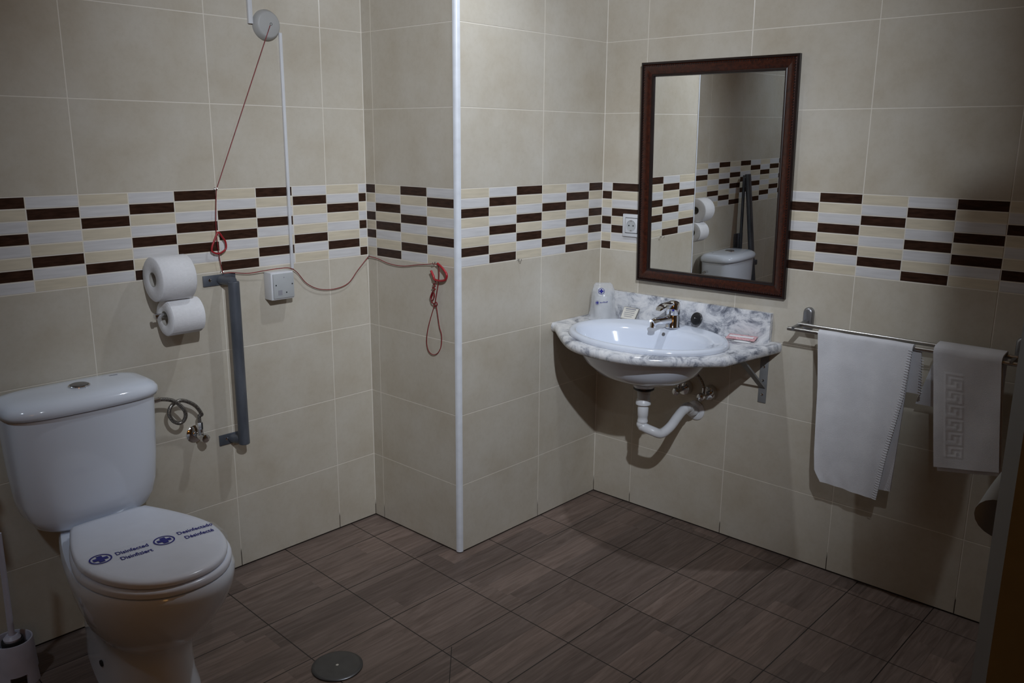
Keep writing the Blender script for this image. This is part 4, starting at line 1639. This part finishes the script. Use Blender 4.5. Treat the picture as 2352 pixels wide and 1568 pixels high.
path = []
for i in range(41):
    t = i / 40
    x = W - RO2 - 0.0125 - 0.006 * math.sin(PI * t * 0.8) - 0.0045
    path.append(Vector((x, interp([(0, -1.672), (0.3, -1.664), (0.7, -1.634), (1, -1.617)], t) + 0.010, RZ2 - 0.478 * t)))
stitches(path, 62, 0.0125, Vector((0.0, -1, -0.12)), tw)
path = [Vector((W - RO2 + 0.007, -1.688, RZ2 - 0.02)), Vector((W - RO2 + 0.0075, -1.694, RZ2 - 0.13))]
stitches(path, 14, 0.0115, Vector((0, -1, -0.1)), tw)

# small hand towel over both bars with raised key pattern
ht = thing('hand_towel', 'small white towel with raised key pattern hanging over both bars', 'towel', (W - 0.10, -1.81, 0.49), 'white towels on the rail')
yl_, yr_ = -1.727, -1.900
oc = (RO1 + RO2) / 2
hr = (RO2 - RO1) / 2 + 0.0105
KEY = ['1111111', '1000000', '1011111', '1010001', '1010101', '1000101', '1111101']


def key_relief(t, s):
    if t < 0.17 or t > 0.46 or s < 0.16 or s > 0.90:
        return 0.0
    u = (t - 0.17) / 0.29
    v = (s - 0.16) / 0.74 * 6.0
    vi = int(v)
    vf = v - vi
    cx_, cy_ = min(int(u * 7), 6), min(int(vf * 7), 6)
    return -0.0010 if KEY[cy_][cx_] == '1' else 0.0


def hand_cloth():
    bm = NB()
    nu, grid = 60, []
    prof = []
    nbk, nf = 18, 110
    for i in range(nbk, 0, -1):
        t = i / nbk
        prof.append((W - RO1 + 0.0105 + 0.012 * t, RZ1 - 0.187 * t, None, t))
    prof += [(W - RO1 + 0.009, RZ1 + 0.008, None, 0), (W - RO1, RZ1 + 0.0150, None, 0), (W - oc, (RZ1 + RZ2) / 2 + 0.0175, None, 0), (W - RO2, RZ2 + 0.0185, None, 0), (W - RO2 - 0.009, RZ2 + 0.0125, None, 0)]
    for i in range(0, nf + 1):
        t = i / nf
        prof.append((W - RO2 - 0.0115 - 0.006 * t, RZ2 - 0.328 * t, t, 0))
    for x, z, tf, tb in prof:
        row = []
        for k in range(nu + 1):
            u = k / nu
            ll, rr_ = yl_, yr_
            zz, xx = z, x
            if tf is not None:
                ll = yl_ - 0.040 * tf + 0.0
                rr_ = yr_ - 0.032 * tf
                xx += key_relief(u, tf) + 0.0012 * math.sin(8 * u + 6 * tf)
                zz = z + (0.027 * u - 0.002) * tf
            elif tb:
                ll = yl_ + 0.052 * tb
                xx += 0.0015 * math.sin(7 * u)
            row.append(bm.verts.new(Vector((xx, ll + (rr_ - ll) * u, zz))))
        grid.append(row)
    for g0, g1 in zip(grid, grid[1:]):
        for k in range(nu):
            bm.faces.new((g0[k], g0[k + 1], g1[k + 1], g1[k]))
    bmesh.ops.recalc_face_normals(bm, faces=bm.faces)
    bmesh.ops.solidify(bm, geom=bm.faces[:], thickness=0.005)
    return bm


obj('cloth', hand_cloth(), 'towel', ht, angle=75)
rows = []
for i in range(21):
    t = i / 20
    a = Vector((W - RO2 + 0.0015 - 0.004 * t, yl_ - 0.046 * t - 0.002, RZ2 - 0.012 - 0.331 * t))
    b = Vector((W - RO2 + 0.0015 - 0.004 * t, yr_ - 0.034 * t - 0.003, RZ2 - 0.012 - 0.304 * t))
    rows.append((a, b, 0))
bm = cloth(rows, 0.005, lambda t, s: 0.0008 * math.sin(10 * t))
obj('inner_fold', bm, 'towel', ht, angle=75)

# ------------------------------------------------------------------ floor drain
dr = thing('floor_drain', 'round steel drain cover set in the floor near the toilet', 'floor drain', (-0.684, -0.692, 0))
bm = NB()
lathe(bm, (-0.684, -0.692, 0.0002), (0, 0, 1), [(0, 0.0690), (0.003, 0.0690), (0.0045, 0.0665), (0.0052, 0.060), (0.0058, 0.02), (0.0058, 0.0045), (0.0050, 0.004)], 64)
obj('cover', bm, 'drainsteel', dr)
bm = NB()
lathe(bm, (-0.684, -0.692, 0.0048), (0, 0, 1), [(0, 0.0042), (0.0012, 0.0040), (0.0014, 0.0005)], 16)
obj('screw', bm, 'chrome', dr)

for o in bpy.data.objects:
    if '_o' in o:
        del o['_o']
